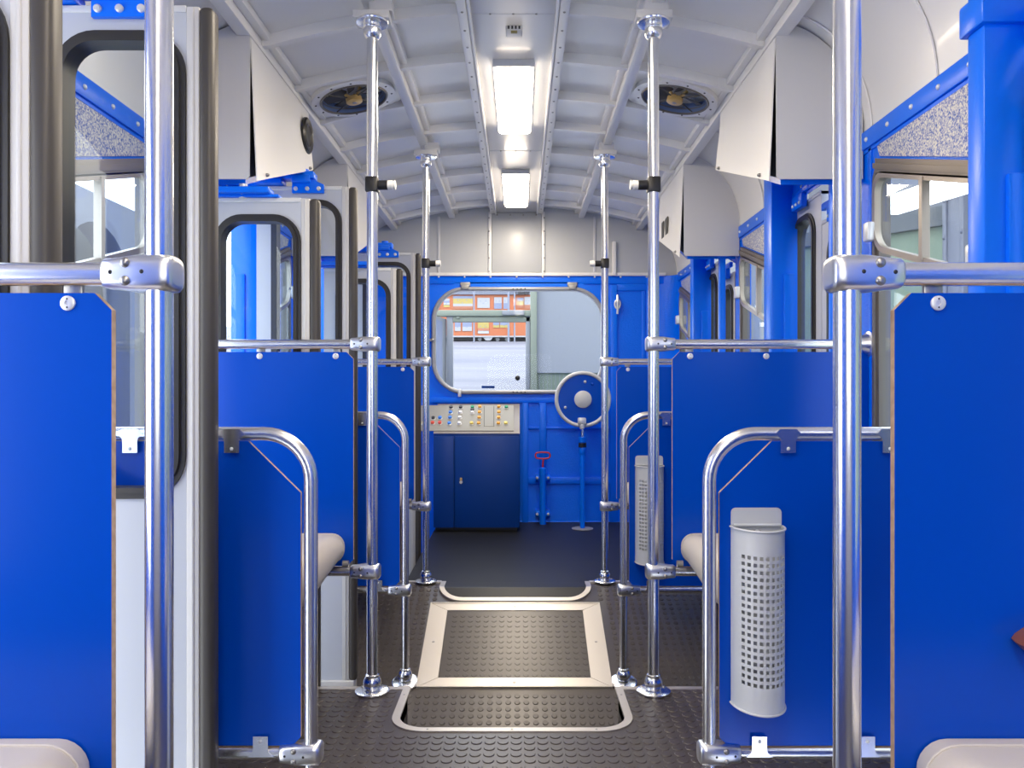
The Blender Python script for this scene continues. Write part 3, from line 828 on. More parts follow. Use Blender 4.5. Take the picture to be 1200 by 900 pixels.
# ------------------------------------------------------------------ clamps and rails
def sq_ring(x, y, z, hy, hz, n=20, p=3.2):
    out = []
    for k in range(n):
        a = 2*PI*k/n; c, s_ = math.cos(a), math.sin(a)
        out.append((x, y + hy*math.copysign(abs(c)**(2/p), c), z + hz*math.copysign(abs(s_)**(2/p), s_)))
    return out
def clamp(parent, s, L, x, y, z, name='tee_clamp', sc_=1.0, vertical_cap=False):
    """cast clamp round an upright at x, reaching outwards along s"""
    q = MB()
    st = [(-0.027, 0.55), (-0.0265, 0.8), (-0.022, 0.96), (-0.01, 1.0), (0.012, 1.0), (0.03, 0.97), (0.055, 0.84), (0.07, 0.80), (0.0735, 0.72)]
    rings = [sq_ring(x + s*d*sc_ - L[0], y - L[1], z - L[2], 0.0275*k*sc_, 0.0265*k*sc_, 24, 3.4) for d, k in st]
    if s < 0: rings = rings[::-1]
    q.loft(rings, M_CAST)
    o = q.build(name, M_CAST, parent, ang=60)
    for dz_ in (-0.0125, 0.0125):
        MB().dome((x + s*0.036*sc_ - L[0], y - 0.0255*sc_ - L[1], z + dz_*sc_ - L[2]), (0,-1,0), 0.0072*sc_, 0.005*sc_, 12, M_DULL).build('bolt', M_DULL, o)
    for dx_ in (0.012, 0.058):
        MB().dome((x + s*dx_*sc_ - L[0], y - (0.0272 if dx_ < 0.03 else 0.0228)*sc_ - L[1], z - L[2]), (0,-1,0), 0.0032*sc_, 0.001, 10, M_BLACK).build('screw', M_BLACK, o)
    return o
for i in range(3):
    for s in (-1, 1):
        Z = ROW[i]; z = H(138.5); x = s*POLE_X; yy = Y(Z)
        root = thing('handrail', '%s horizontal steel handrail from the %s pole to the %s wall' % (ROWN[i], ROWN[i], SIDE[s]), 'handrail', (x, yy, z), 'horizontal handrails above the tall panels')
        L = (x, yy, z)
        MB().cyl((s*0.03, 0, 0), (s*(WALLX-POLE_X-0.004), 0, 0), 0.0168, 24, M_STEEL).build('tube', M_STEEL, root)
        clamp(root, s, L, x, yy, z)
        fx = s*(WALLX-POLE_X)
        q = MB().lathe([(0,-0.001),(0.045,-0.001),(0.045,0.006),(0.036,0.01),(0.028,0.03),(0.022,0.05),(0.017,0.052)], (fx, 0, 0), (-s,0,0), 24, M_CAST)
        q.build('wall_flange', M_CAST, root)
        for dx_ in ((0.125, 0.388) if i else (0.125, 0.388)):
            MB().box(s*dx_-0.014, s*dx_+0.014, 0.004, 0.012, -0.042, 0.0, M_DULL, 0.003).build('panel_hanger', M_DULL, root)
# lower seat rails
for i in (1, 2):
    for s in (-1, 1):
        Z = ROW[i]; z = H(-512); x = s*POLE_X; yy = Y(Z)
        root = thing('seat_rail', '%s lower seat rail clamped to the %s %s pole below knee height' % (ROWN[i], ROWN[i], SIDE[s]), 'rail', (x, yy, z), 'lower rails carrying the seats')
        MB().cyl((s*0.03, 0, 0), (s*(WALLX-POLE_X-0.004), 0, 0), 0.0168, 20, M_STEEL).build('tube', M_STEEL, root)
        clamp(root, s, (x, yy, z), x, yy, z)

# ------------------------------------------------------------------ tall blue partitions
def cut_panel(x_in, x_out, z0, z1, ct, cbm):
    return [(x_in, z0+cbm), (x_in+cbm, z0), (x_out, z0), (x_out, z1), (x_in+ct, z1), (x_in, z1-ct)]
for i in range(3):
    for s in (-1, 1):
        Z = ROW[i]; yy = Y(Z); x = s*0.552
        root = None
        pts = cut_panel(0.0, WALLX-0.552-0.006, H(-496), H(116), 0.024, 0.022)
        b = MB(); mp_ = lambda a, bb, c: (s*a, -0.006 + c, bb - H(-496))
        b.plate(pts, [], mp_, 0.012, M_PANEL, M_PLY)
        side = SIDE[s]
        lab = {(0,-1): 'nearest tall blue partition panel at the left edge of the frame', (0,1): 'nearest tall blue partition panel at the right edge, with a brown wooden knob',
               (1,-1): 'bright blue middle partition panel behind the left hoop rail', (1,1): 'blue middle partition panel behind the right hoop rail with litter bin',
               (2,-1): 'far blue partition panel left of the control console', (2,1): 'far blue partition panel right of the handwheel'}[(i, s)]
        o = b.build('partition_panel', M_PANEL, None, (x, yy, H(-496)))
        tag(o, lab, 'panel', 'tall blue partition panels')
        for dx_ in (0.061, 0.324):
            q = MB().lathe([(0,0),(0.0105,0),(0.0105,0.0025),(0.009,0.0035),(0.0035,0.0035),(0.003,0.002),(0,0.002)], (0,0,0), (0,-1,0), 20, M_DISC)
            for t in (-1, 1): q.dome((0, -0.0035, t*0.006), (0,-1,0), 0.0014, 0.0004, 6, M_BLACK)
            q.build('disc_fastener', M_DISC, o, (s*dx_, -0.006, H(104)-H(-496)))

# ------------------------------------------------------------------ seats
def seat(i, s):
    yy = Y(ROW[i]) - 0.009
    xin, xout = 0.575, 1.215
    lab = {(0,-1): 'grey-cream seat cushion at the bottom left corner', (0,1): 'grey-cream seat cushion at the bottom right corner',
           (1,-1): 'cream seat in front of the middle left panel, behind the hoop post', (1,1): 'cream seat in front of the middle right panel, behind the hoop post',
           (2,-1): 'cream seat sliver behind the far left hoop', (2,1): 'cream seat sliver behind the far right hoop'}[(i, s)]
    zt = 0.557
    root = thing('seat', lab, 'seat', (s*xin, yy, 0.42), 'cream seats on the partition panels')
    b = MB(); rings = []
    w_ = xout - xin
    for (dy, x0, z0_, z1_, r) in ((0.0, 0.006, 0.466, zt-0.003, 0.043), (-0.02, 0.002, 0.458, zt, 0.049), (-0.10, 0.002, 0.450, zt, 0.053), (-0.20, 0.007, 0.430, zt-0.003, 0.057),
                               (-0.30, 0.014, 0.405, zt-0.006, 0.06), (-0.37, 0.026, 0.388, zt-0.013, 0.06), (-0.41, 0.040, 0.395, zt-0.030, 0.05), (-0.43, 0.060, 0.42, zt-0.06, 0.03)):
        rings.append([(s*a, dy, c - 0.42) for a, c in rr(x0, w_ - x0, z0_, z1_, r, 6)])
    b.loft(rings, M_SEAT)
    b.build('cushion', M_SEAT, root, ang=50)
    st = MB(); 
    for dy, a in ((-0.03, 0.0),):
        st.tube([(s*q[0], dy, q[1] - 0.42) for q in inset(rr(0.002, w_-0.002, 0.457, zt, 0.049, 6), -0.0003)], 0.0022, 6, M_SEAT, closed=True)
    st.build('piping', M_SEAT, root)
    MB().cyl((s*0.006, -0.03, 0.035), (s*(-0.014), -0.03, 0.035), 0.012, 14, M_DULL).build('hinge_knob', M_DULL, root)
    MB().box(min(s*0.06, s*(w_-0.06)), max(s*0.06, s*(w_-0.06)), -0.2, 0.0, 0.005, 0.035, M_BLACK, 0.004).build('support_bracket', M_BLACK, root)
for i in range(3):
    for s in (-1, 1): seat(i, s)

# ------------------------------------------------------------------ hoops and low panels
def hoop(j, s):
    Z = LOOP[j]; yy = Y(Z); zb = 0.0 if j == 0 else zf(Z)
    nm = ['near', 'far'][j]
    root = thing('hoop_rail', '%s bent steel hoop rail round the low blue panel on the %s' % (nm, SIDE[s]), 'rail', (s*POLE_X, yy, zb), 'bent hoop rails')
    zt = H(-83) - zb; R = 0.115; r = 0.0166
    xo = WALLX - POLE_X - 0.003
    pts = [(0,0,0.012), (0,0,0.3)] + [(0,0,zt-R)] + [(s*(R - R*math.cos(PI/2*k/10)), 0, zt - R + R*math.sin(PI/2*k/10)) for k in range(1, 11)] + [(s*xo, 0, zt)]
    MB().tube(pts, r, 24, M_STEEL).build('bent_tube', M_STEEL, root)
    zl = H(-728) - zb
    MB().cyl((s*0.03, 0, zl), (s*xo, 0, zl), 0.0155, 20, M_STEEL).build('lower_rail', M_STEEL, root)
    clamp(root, s, (s*POLE_X, yy, zb), s*POLE_X, yy, zl + zb, 'corner_clamp')
    q = MB().lathe([(0,0),(0.055,0),(0.059,0.004),(0.059,0.009),(0.052,0.013),(0,0.013)], (0,0,-0.002), (0,-0.33 if j else 0,1), 28, M_CHROME)
    q.lathe([(p, h+0.013) for p, h in collar_prof(0.0166)], (0,0,0), (0,0,1), 24, M_CHROME)
    q.build('floor_flange', M_CHROME, root)
    for dx_ in (0.188, 0.435):
        q = MB(); 
        prof = [(-0.032, 0.0), (-0.020, -0.01), (-0.018, -0.018), (-0.018, -0.046), (0.018, -0.046), (0.018, -0.018), (0.020, -0.01), (0.032, 0.0), (0.02, 0.012), (-0.02, 0.012)]
        q.plate([(s*dx_ + a, zt + b) for a, b in prof], [], XZ(-0.0175), 0.006, M_STEEL)
        q.dome((s*dx_, -0.0175, zt-0.036), (0,-1,0), 0.0045, 0.003, 10, M_DISC)
        q.build('top_clip', M_STEEL, root)
    for dx_ in (0.118, 0.38):
        q = MB()
        prof = [(-0.032, -0.004), (-0.02, 0.006), (-0.018, 0.014), (-0.018, 0.046), (0.018, 0.046), (0.018, 0.014), (0.02, 0.006), (0.032, -0.004)]
        q.plate([(s*dx_ + a, zl + b) for a, b in prof], [], XZ(-0.0175), 0.006, M_CHROME)
        q.dome((s*dx_, -0.0175, zl+0.034), (0,-1,0), 0.0045, 0.003, 10, M_DISC)
        q.build('bottom_clip', M_CHROME, root)
    # panel
    z0_, z1_ = H(-722)+0.012, H(-98)
    x0 = 0.511
    pts = [(0, 0.02), (0.02, 0), (WALLX-x0-0.006, 0), (WALLX-x0-0.006, z1_-z0_), (0.128, z1_-z0_), (0, z1_-z0_-0.126)]
    b = MB().plate(pts, [], lambda a, bb, c: (s*a, -0.006 + c, bb), 0.011, M_PANEL, M_PLY)
    o = b.build('low_panel', M_PANEL, None, (s*x0, yy, z0_))
    tag(o, {(0,-1): 'near low blue panel with cut corner inside the left hoop', (0,1): 'near low blue panel with cut corner carrying the large litter bin',
            (1,-1): 'far low blue panel with cut corner inside the left hoop', (1,1): 'far low blue panel with cut corner carrying the small distant bin'}[(j, s)], 'panel', 'low blue panels inside the hoops')
for j in (0, 1):
    for s in (-1, 1): hoop(j, s)

# ------------------------------------------------------------------ litter bins
def bin_(Z, label):
    xc = 0.600; yy = Y(Z) - 0.0065
    zb, zt, zl = H(-622), H(-269), H(-232)
    root = thing('litter_bin', label, 'bin', (xc, yy, zb), 'perforated grey litter bins')
    hw, dp = 0.0625, 0.088
    h = zt - zb
    q = MB()
    ang = []; dA = math.radians(12.6); hol = math.radians(7.4)
    cols = 9; a0 = -cols*dA/2
    edges_a = [-PI/2]; k = -PI/2
    for c in range(cols):
        mid = a0 + dA*(c+0.5); edges_a += [mid-hol/2, mid+hol/2]
    edges_a.append(PI/2)
    # refine wide ends
    ea = [-PI/2 + (edges_a[1]+PI/2)*t/3 for t in range(3)] + edges_a[1:-1] + [edges_a[-2] + (PI/2-edges_a[-2])*t/3 for t in range(1, 4)]
    hole_a = set()
    for idx in range(len(ea)-1):
        m_ = (ea[idx]+ea[idx+1])/2
        for c in range(cols):
            if abs(m_ - (a0 + dA*(c+0.5))) < hol*0.3: hole_a.add(idx)
    rows = 19; zr0, zr1 = 0.068, h-0.062; pr = (zr1-zr0)/(rows-1)
    ze = [0.0]; holez = set()
    for r in range(rows):
        zc = zr0 + pr*r; ze += [zc-pr*0.27, zc+pr*0.27]
    ze.append(h)
    for idx in range(1, len(ze)-1, 2): holez.add(idx)
    def P(a, z, off): return ((hw-off)*math.sin(a), -(dp-off)*math.cos(a) - 0.004, z)
    v = []; f = []; na = len(ea); nz = len(ze)
    for off in (0, 0.0016):
        for z in ze:
            for a in ea: v.append(P(a, z, off))
    N = na*nz
    solid = lambda r, c: 0 <= r < nz-1 and 0 <= c < na-1 and not (r in holez and c in hole_a)
    for r in range(nz-1):
        for c in range(na-1):
            if not solid(r, c): continue
            i0 = r*na+c; qd = [i0, i0+1, i0+na+1, i0+na]
            f.append(qd); f.append([t+N for t in qd][::-1])
            for (rr_, cc_, e0, e1) in ((r-1, c, i0, i0+1), (r+1, c, i0+na, i0+na+1), (r, c-1, i0, i0+na), (r, c+1, i0+1, i0+na+1)):
                if not solid(rr_, cc_): f.append([e0, e1, e1+N, e0+N])
    q.add(v, f, M_GREY)
    q.build('perforated_body', M_GREY, root)
    # rolled rims, top and bottom
    for z, nm in ((0.0, 'bottom_rim'), (h, 'top_rim')):
        pts = [P(-PI/2 + PI*t/20, z, -0.001) for t in range(21)]
        MB().tube(pts, 0.0028, 10, M_GREY).build(nm, M_GREY, root)
    q = MB(); n = 20
    v = [(0, -0.004, 0.001)] + [P(-PI/2 + PI*t/n, 0.001, 0.001) for t in range(n+1)]
    q.add(v, [[0, t+1, t+2] for t in range(n)], M_GREY); q.build('base', M_GREY, root)
    # back plate with hinged lid
    q = MB().plate(rr(-hw+0.001, hw-0.001, 0.004, zl-zb, 0.012, 5), [], XZ(-0.0035), 0.003, M_GREY)
    q.build('back_plate', M_GREY, root)
    q = MB().cyl((-hw+0.006, -0.008, h+0.003), (hw-0.006, -0.008, h+0.003), 0.004, 10, M_GREY)
    q.build('lid_hinge', M_GREY, root)
    q = MB().plate(rr(-0.012, 0.012, h-0.034, h-0.008, 0.008, 4), [], XZ(-0.010), 0.005, M_DULL)
    q.cyl((0, -0.014, h-0.014), (0, -0.006, h-0.014), 0.007, 12, M_DISC)
    q.build('lock', M_DULL, root)
bin_(LOOP[0], 'large grey perforated litter bin on the near right low panel')
bin_(LOOP[1], 'smaller-looking distant grey perforated litter bin behind the middle right pole')

# ------------------------------------------------------------------ stop buttons on the poles
for i in (1, 2):
    for s in (-1, 1):
        Z = ROW[i]; z = PZ([0, 217, 309][i], Z)
        root = thing('stop_button', '%s black stop button with white cap on the %s %s pole' % (['', 'larger', 'smaller'][i], ROWN[i], SIDE[s]), 'button', (s*POLE_X, Y(Z), z), 'black stop buttons on the poles')
        MB().box(-0.0215, 0.0215, -0.0235, 0.0235, -0.026, 0.026, M_BLACK, 0.004).build('clamp_block', M_BLACK, root)
        MB().lathe([(0,0.018),(0.0165,0.018),(0.0165,0.054),(0.0135,0.056),(0,0.056)], (0,0,0), (-s,0,0), 20, M_BLACK).build('body', M_BLACK, root)
        q = MB().lathe([(0,0.054),(0.0165,0.054),(0.0165,0.070),(0.0145,0.0715),(0.014,0.076),(0.0165,0.077),(0.0155,0.081),(0,0.081)], (0,0,0), (-s,0,0), 20, M_CAPW)
        q.build('cap', M_CAPW, root)

# ------------------------------------------------------------------ ceiling lamps, fans, sensor
lamp_Z = [-1.398, 0.048, 1.494, 2.94, 4.386]
lab_l = ['ceiling lamp behind the camera, out of view', 'ceiling lamp right above the camera', 'ceiling lamp just above the top of the picture', 'larger bright rectangular lamp on the ceiling centre line', 'smaller distant bright lamp on the ceiling centre line']
for Zl, lb in zip(lamp_Z, lab_l):
    y0 = Y(Zl); ln = 0.735*K; wd = 0.087
    root = thing('ceiling_lamp', lb, 'lamp', (-0.002, y0, dz), 'ceiling lamps on the centre duct')
    MB().box(-wd, wd, 0, ln, -0.016, 0.001, M_CEILG, 0.003).build('housing', M_CEILG, root)
    q = MB(); rings = []
    for z, g in ((-0.014, 0.002), (-0.03, 0.003), (-0.042, 0.006), (-0.047, 0.014)):
        rings.append([(a, b, z) for a, b in rr(-wd+g, wd-g, g+0.006, ln-g-0.006, 0.018, 4)])
    q.loft(rings, M_LAMPS, cap=False)
    q.add(rings[-1], [list(range(len(rings[-1])))], M_LAMP); q.build('diffuser', M_LAMP, root)
    for yy in (0.0, ln):
        MB().box(-wd, wd, yy-0.008, yy+0.006, -0.03, 0.0, M_CEILG, 0.003).build('end_cap', M_CEILG, root)
def fan(s):
    Zf = 3.155; xc = s*0.722; z = skin(0.722) - 0.026
    root = thing('ceiling_fan', 'round ventilator with golden motor in the %s ceiling field' % SIDE[s], 'fan', (xc, Y(Zf), z), 'round ceiling ventilators')
    tilt = Vector((0.22*s*-1, 0, -1)).normalized()
    root.rotation_euler = (0, math.atan(0.2174)*s, 0)
    outer = [(0.187*math.cos(2*PI*(k+0.5)/48)*(1), 0.187*math.sin(2*PI*(k+0.5)/48)) for k in range(48)]
    q = MB().plate(outer, [circ(0, 0, 0.152, 48)], lambda a, b, c: (a, b, -c), 0.02, M_CEIL)
    for k in range(12):
        a = 2*PI*k/12+0.13; q.dome((0.17*math.cos(a), 0.17*math.sin(a), -0.02), (0,0,-1), 0.005, 0.003, 8, M_BLACK)
    q.build('mounting_ring', M_CEIL, root)
    MB().plate(rr(-0.2, 0.2, -0.19, 0.19, 0.06, 6), [circ(0, 0, 0.185, 48)], lambda a, b, c: (a, b, 0.03-c), 0.03, M_CEIL).build('base_plate', M_CEIL, root)
    MB().lathe([(0.153, -0.021), (0.15, -0.026), (0.143, -0.024), (0.14, 0.0), (0.14, 0.001)], (0,0,0), (0,0,1), 40, M_GASK).build('bell_mouth', M_GASK, root)
    MB().lathe([(0.1405, -0.02), (0.1405, 0.05), (0, 0.05)], (0,0,0), (0,0,1), 40, M_FANIN).build('duct', M_FANIN, root)
    for k in range(7):
        a = 2*PI*k/7 + 0.2; ca, sa = math.cos(a), math.sin(a)
        v = []
        for rr_, w_, sw in ((0.035, 0.014, 0.0), (0.08, 0.02, 0.012), (0.128, 0.028, 0.03)):
            for t, dz_ in ((-1, -0.006), (1, 0.006)):
                xx = rr_; yy = t*w_ + sw
                v.append((xx*ca - yy*sa, xx*sa + yy*ca, 0.005 + dz_)); v.append((xx*ca - yy*sa, xx*sa + yy*ca, 0.002 + dz_))
        f = []
        for b0 in (0, 4):
            f += [[b0, b0+2, b0+6, b0+4], [b0+1, b0+5, b0+7, b0+3], [b0, b0+4, b0+5, b0+1], [b0+2, b0+3, b0+7, b0+6]]
        f += [[0,1,3,2], [8,10,11,9]]
        MB().add(v, f, M_BLADE).build('blade', M_BLADE, root)
    q = MB().lathe([(0,-0.034),(0.032,-0.034),(0.036,-0.031),(0.036,-0.012),(0,-0.012)], (0,0,0), (0,0,1), 24, M_BRASS)
    q.lathe([(0,-0.036),(0.01,-0.036),(0.01,-0.033)], (0,0,0), (0,0,1), 12, M_DULL)
    for k in range(3):
        a = PI/2 + 2*PI*k/3
        q.cyl((0.02*math.cos(a), 0.02*math.sin(a), -0.012), (0.05*math.cos(a), 0.05*math.sin(a), 0.02), 0.008, 8, M_BRASS)
    q.build('motor', M_BRASS, root)
    q = MB()
    for k in range(4):
        a = PI/4 + PI/2*k; q.cyl((0.02*math.cos(a), 0.02*math.sin(a), -0.014), (0.148*math.cos(a), 0.148*math.sin(a), -0.018), 0.003, 8, M_BLADE)
    q.build('guard_arm', M_BLADE, root)
for s in (-1, 1): fan(s)
root = thing('ceiling_sensor', 'small white slotted sensor on the ceiling centre duct', 'sensor', (PX(602.5, 2.69), Y(2.69), dz), None)
MB().box(-0.032, 0.032, -0.035, 0.035, -0.022, 0.0, M_CAPW, 0.008).build('body', M_CAPW, root)
for k in range(4):
    MB().box(-0.024+0.0135*k, -0.017+0.0135*k, -0.037, -0.033, -0.017, -0.006, M_BLACK).build('slot', M_BLACK, root)
MB().box(-0.012, 0.012, -0.03, -0.01, -0.024, -0.02, M_POSTY, 0.001).build('yellow_label', M_POSTY, root)

# ------------------------------------------------------------------ door mechanism covers under the ceiling
def cover(s, k, Za, Zb):
    y0, y1 = Y(Za), Y(Zb); xi = 0.919
    zb0, zb1 = 1.790, 1.790 + SL_DOOR*(y1-y0)
    lab = '%s painted metal door-gear cover high on the %s side, %s' % (['', 'near', 'distant'][k], SIDE[s], {(1,-1): 'with round black speaker', (1,1): 'behind the near right pole', (2,-1): 'behind the middle left pole', (2,1): 'with two small slots'}[(k, s)])
    root = thing('door_gear_cover', lab, 'cover', (s*xi, y0, 1.79), 'painted door-gear covers')
    xs_ = [xi + 0.004] + [x for x in cross if x > xi + 0.01 and x < WALLX-0.012] + [WALLX - 0.008]
    top = [(s*(x - xi), skin(x) - 0.008 - 1.79) for x in xs_]
    xw = WALLX - 0.008
    outl = [(s*0.006, 0.012), (s*0.014, 0.0), (s*(xw-xi), 0.0)] + top[::-1]
    MB().plate(outl, [], XZ(0.0), 0.006, M_COVSHADE).build('end_panel', M_COVSHADE, root)
    # back end
    outb = [(a, max(b, zb1-1.79)) for a, b in outl]
    outb = [(s*0.012, zb1-1.79+0.002), (s*(xw-xi), zb1-1.79+0.002)] + top[::-1]
    MB().plate(outb, [], XZ(y1-y0-0.012), 0.006, M_COVSHADE).build('rear_panel', M_COVSHADE, root)
    # hinged side flap, standing off slightly at the near end and bottom
    zt = skin(xi) - 0.06 - 1.79
    d = y1 - y0
    n = 10; inner = []
    v = []; f = []
    for t in range(n+1):
        yy = 0.012 + (d-0.012)*t/n
        zz0 = -0.003 + (zb1-zb0)*t/n
        for off in (0.0, 0.004):
            v += [(s*(off - 0.018), yy, zz0), (s*(off - 0.010), yy, zz0 + (zt-zz0)*0.35), (s*(off), yy, zt - 0.08), (s*(off+0.004), yy, zt)]
    for t in range(n):
        b0 = t*8
        for q_ in range(3):
            f.append([b0+q_, b0+q_+1, b0+8+q_+1, b0+8+q_]); f.append([b0+4+q_, b0+4+8+q_, b0+4+8+q_+1, b0+4+q_+1])
        f.append([b0, b0+8, b0+12, b0+4]); f.append([b0+3, b0+7, b0+15, b0+11])
    f.append([0,4,5,1]); f.append([1,5,6,2]); f.append([2,6,7,3])
    e = n*8; f += [[e, e+1, e+5, e+4], [e+1, e+2, e+6, e+5], [e+2, e+3, e+7, e+6]]
    fl_ = MB().add(v, f, M_CEIL)
    for t in (0.13, 0.9):
        fl_.dome((s*(-0.018), d*t+0.012, 0.012+(zb1-zb0)*t), (-s,0,0), 0.007, 0.012, 10, M_DULL)
    fp = fl_.build('side_flap', M_CEIL, root)
    # dark sheet painted as the shade inside, and blue gear beneath
    MB().add([(s*0.02, 0.02, 0.01), (s*0.02, d-0.02, zb1-1.79+0.01), (s*0.02, d-0.02, zt), (s*0.02, 0.02, zt)], [[0,1,2,3]], M_SHADE).build('shade_sheet', M_SHADE, root)
    q = MB()
    xa, xb = s*0.03, s*(WALLX-xi-0.02)
    q.add([(xa, 0.03, -0.012), (xb, 0.03, -0.012), (xb, d-0.03, zb1-zb0-0.012), (xa, d-0.03, zb1-zb0-0.012),
           (xa, 0.03, 0.03), (xb, 0.03, 0.03), (xb, d-0.03, zb1-zb0+0.03), (xa, d-0.03, zb1-zb0+0.03)],
          [[0,1,2,3],[4,7,6,5],[0,4,5,1],[1,5,6,2],[2,6,7,3],[3,7,4,0]], M_PAINTS)
    q.build('gear_beam', M_PAINTS, root)
    if (k, s) == (1, -1):
        yy = d*0.9; zz_ = H(930) - 1.79
        sp = MB().lathe([(0,0),(0.078,0),(0.078,0.008),(0.07,0.014),(0.06,0.010),(0,0.008)], (0,0,0), (-s,0,0), 32, M_BLACK)
        sp.lathe([(0.05,0.0095),(0.046,0.013),(0.042,0.0095)], (0,0,0), (-s,0,0), 32, M_RUBS)
        sp.build('speaker_grille', M_BLACK, root, (s*(-0.007), yy, zz_))
    if (k, s) == (2, 1):
        for t in (0.55, 0.72):
            MB().box(-0.0175, -0.0125, d*t-0.035, d*t+0.035, 0.20, 0.30, M_BLACK, 0.002).build('vent_slot', M_BLACK, root)
M_COVSHADE = mat('shaded_cover_enamel', (0.6, 0.6, 0.6), 0.4)  # same paint as the flap, greyed to put the end faces' shade into colour
for s in (-1, 1):
    cover(s, 1, 2.475, 3.16); cover(s, 2, 3.87, 4.52)

# ------------------------------------------------------------------ control console
def console():
    Zc = 5.10; y0 = Y(Zc); x0, x1 = -0.60, PX(609, Zc); zb = zf(Zc) + 0.004
    root = thing('control_console', 'dark blue driver console with beige sloping button panel below the end window', 'console', (x0, y0, zb))
    L = Vector(root.location)
    kz = PZ(618, Zc); fz = PZ(508, Zc); tz = PZ(473.5, 5.38); ty = Y(5.38)
    MB().box(0.01, x1-x0-0.02, 0.05, Y(END)-y0-0.02, 0, kz-zb, M_BLACK).build('plinth', M_BLACK, root)
    q = MB().box(0, x1-x0, 0.006, Y(END)-y0-0.01, kz-zb, fz-zb, M_NAVY, 0.003); q.build('carcass', M_NAVY, root)
    xs_ = PX(532.5, Zc) - x0; dt = PZ(511.5, Zc)-zb; db = kz-zb
    d1 = MB().box(0.004, xs_-0.004, -0.012, 0.006, db, dt, M_NAVY, 0.002).build('door', M_NAVY, root)
    d2 = MB().box(xs_+0.004, x1-x0-0.004, -0.012, 0.006, db, dt, M_NAVY, 0.002).build('door', M_NAVY, root)
    kx = PX(540.5, Zc)-x0; kz_ = PZ(563, Zc)-zb
    q = MB().cyl((kx, -0.03, kz_-0.01), (kx, -0.01, kz_-0.01), 0.011, 14, M_DISC)
    q.box(kx-0.008, kx+0.008, -0.03, -0.012, kz_, kz_+0.022, M_BRASS, 0.004)
    q.build('lock', M_DISC, d2)
    # sloping panel
    fy = 0.0; f0 = fz - zb; ty_ = ty - y0; t0 = tz - zb
    xr = x1 - x0
    MB().add([(0,fy,f0),(xr,fy,f0),(xr,ty_,t0),(0,ty_,t0),(0,ty_+0.05,t0),(xr,ty_+0.05,t0),(0,ty_+0.05,f0),(xr,ty_+0.05,f0)],
             [[0,1,2,3],[3,2,5,4],[4,5,7,6],[6,7,1,0],[1,7,5,2],[0,3,4,6]], M_DESK).build('desk_housing', M_DESK, root)
    nrm = Vector((0, -(t0-f0), ty_-fy)).normalized(); ex = Vector((1,0,0)); ev = Vector((0, ty_-fy, t0-f0))
    def on(px, py, c=0.0):
        t = (506.5 - py)/(506.5-473.5)
        zz = 5.10 + 0.28*t
        return Vector((PX(px, zz) - x0, 0, 0)) + Vector((0, fy, f0)) + ev*t + nrm*c
    def slab(p, t, m, name, par):
        return MB().plate(p, [], lambda a, b, c: tuple(on(a, b, 0.0005 + c)), t, m).build(name, m, par)
    slab([(488, 504), (602, 504), (602, 475.5), (488, 475.5)], 0.004, M_CONS, 'button_plate', root)
    slab([(568, 499.5), (578, 499.5), (578, 476.5), (568, 476.5)], 0.006, M_CONS, 'blank_plate', root)
    for px in (567.4, 578.8):
        slab([(px-0.3, 499.5), (px+0.3, 499.5), (px+0.3, 476.5), (px-0.3, 476.5)], 0.0065, M_BLACK, 'plate_joint', root)
    B = [(365,140,'k'),(450,140,'k'),(208,232,'k'),(360,183,'b'),(268,230,'b'),(357,228,'b'),(350,275,'b'),(447,183,'w'),(442,228,'w'),(438,275,'w'),(552,185,'w'),(552,162,'k'),
         (553,138,'g'),(850,138,'g'),(618,135,'o'),(615,182,'o'),(612,228,'o'),(608,275,'o'),(785,135,'o'),(785,182,'o'),(783,228,'o'),(780,275,'o'),(545,275,'y'),(845,275,'y'),(203,272,'r'),(266,272,'r'),(125,275,'y')]
    ZA = Vector(nrm)
    for bx, by, c in B:
        p = on(480+bx/7.5, 460+by/7.5, 0.004)
        q = MB().lathe([(0,0),(0.0155,0),(0.0155,0.005),(0.0135,0.007),(0.0135,0.016),(0.011,0.018),(0,0.018)], p, nrm, 14, BTN[c])
        q.lathe([(0.0135,0),(0.0175,0),(0.0175,0.004),(0.0155,0.0055),(0.0135,0.0055)], p, nrm, 14, M_DISC)
        q.build('push_button', BTN[c], root)
console()

# ------------------------------------------------------------------ brake handwheel, its post and the hand pump
Zw = 5.22; hx, hy = PX(683, Zw), PZ(468, Zw)
root = thing('brake_handwheel', 'blue disc handwheel with grey rim in front of the end window', 'handwheel', (hx, Y(Zw), hy))
q = MB(); n = 48
q.tube([(0.195*math.cos(2*PI*k/n), 0, 0.195*math.sin(2*PI*k/n)) for k in range(n)], 0.0145, 14, M_GREY, closed=True); q.build('rim', M_GREY, root)
MB().lathe([(0,-0.004),(0.188,-0.004),(0.188,0.004),(0,0.004)], (0,0,0), (0,-1,0), 48, M_PAINTN if 'M_PAINTN' in globals() else M_PANEL).build('disc', M_PANEL, root)
MB().lathe([(0,0.004),(0.064,0.004),(0.064,0.018),(0.058,0.022),(0,0.022)], (0,0,0), (0,-1,0), 32, M_GREY).build('hub_cap', M_GREY, root)
MB().cyl((0, 0.004, 0), (0, Y(END)-Y(Zw)-0.001, 0), 0.03, 20, M_PAINTS).build('axle', M_PAINTS, root)
for (px, py, m_) in ((685.5, 447.5, M_DISC), (662.5, 477.5, M_DISC), (694, 450, M_PANEL)):
    MB().dome((PX(px, Zw)-hx, -0.004, PZ(py, Zw)-hy), (0,-1,0), 0.011, 0.01, 12, m_).build('bolt', m_, root)
Zp = 5.20; px_ = PX(682.5, Zp); zb = zf(Zp) + 0.004
root = thing('wheel_locking_post', 'slim blue floor post under the handwheel with a white clamp head', 'post', (px_, Y(Zp), zb))
def zz(y): return PZ(y, Zp) - zb
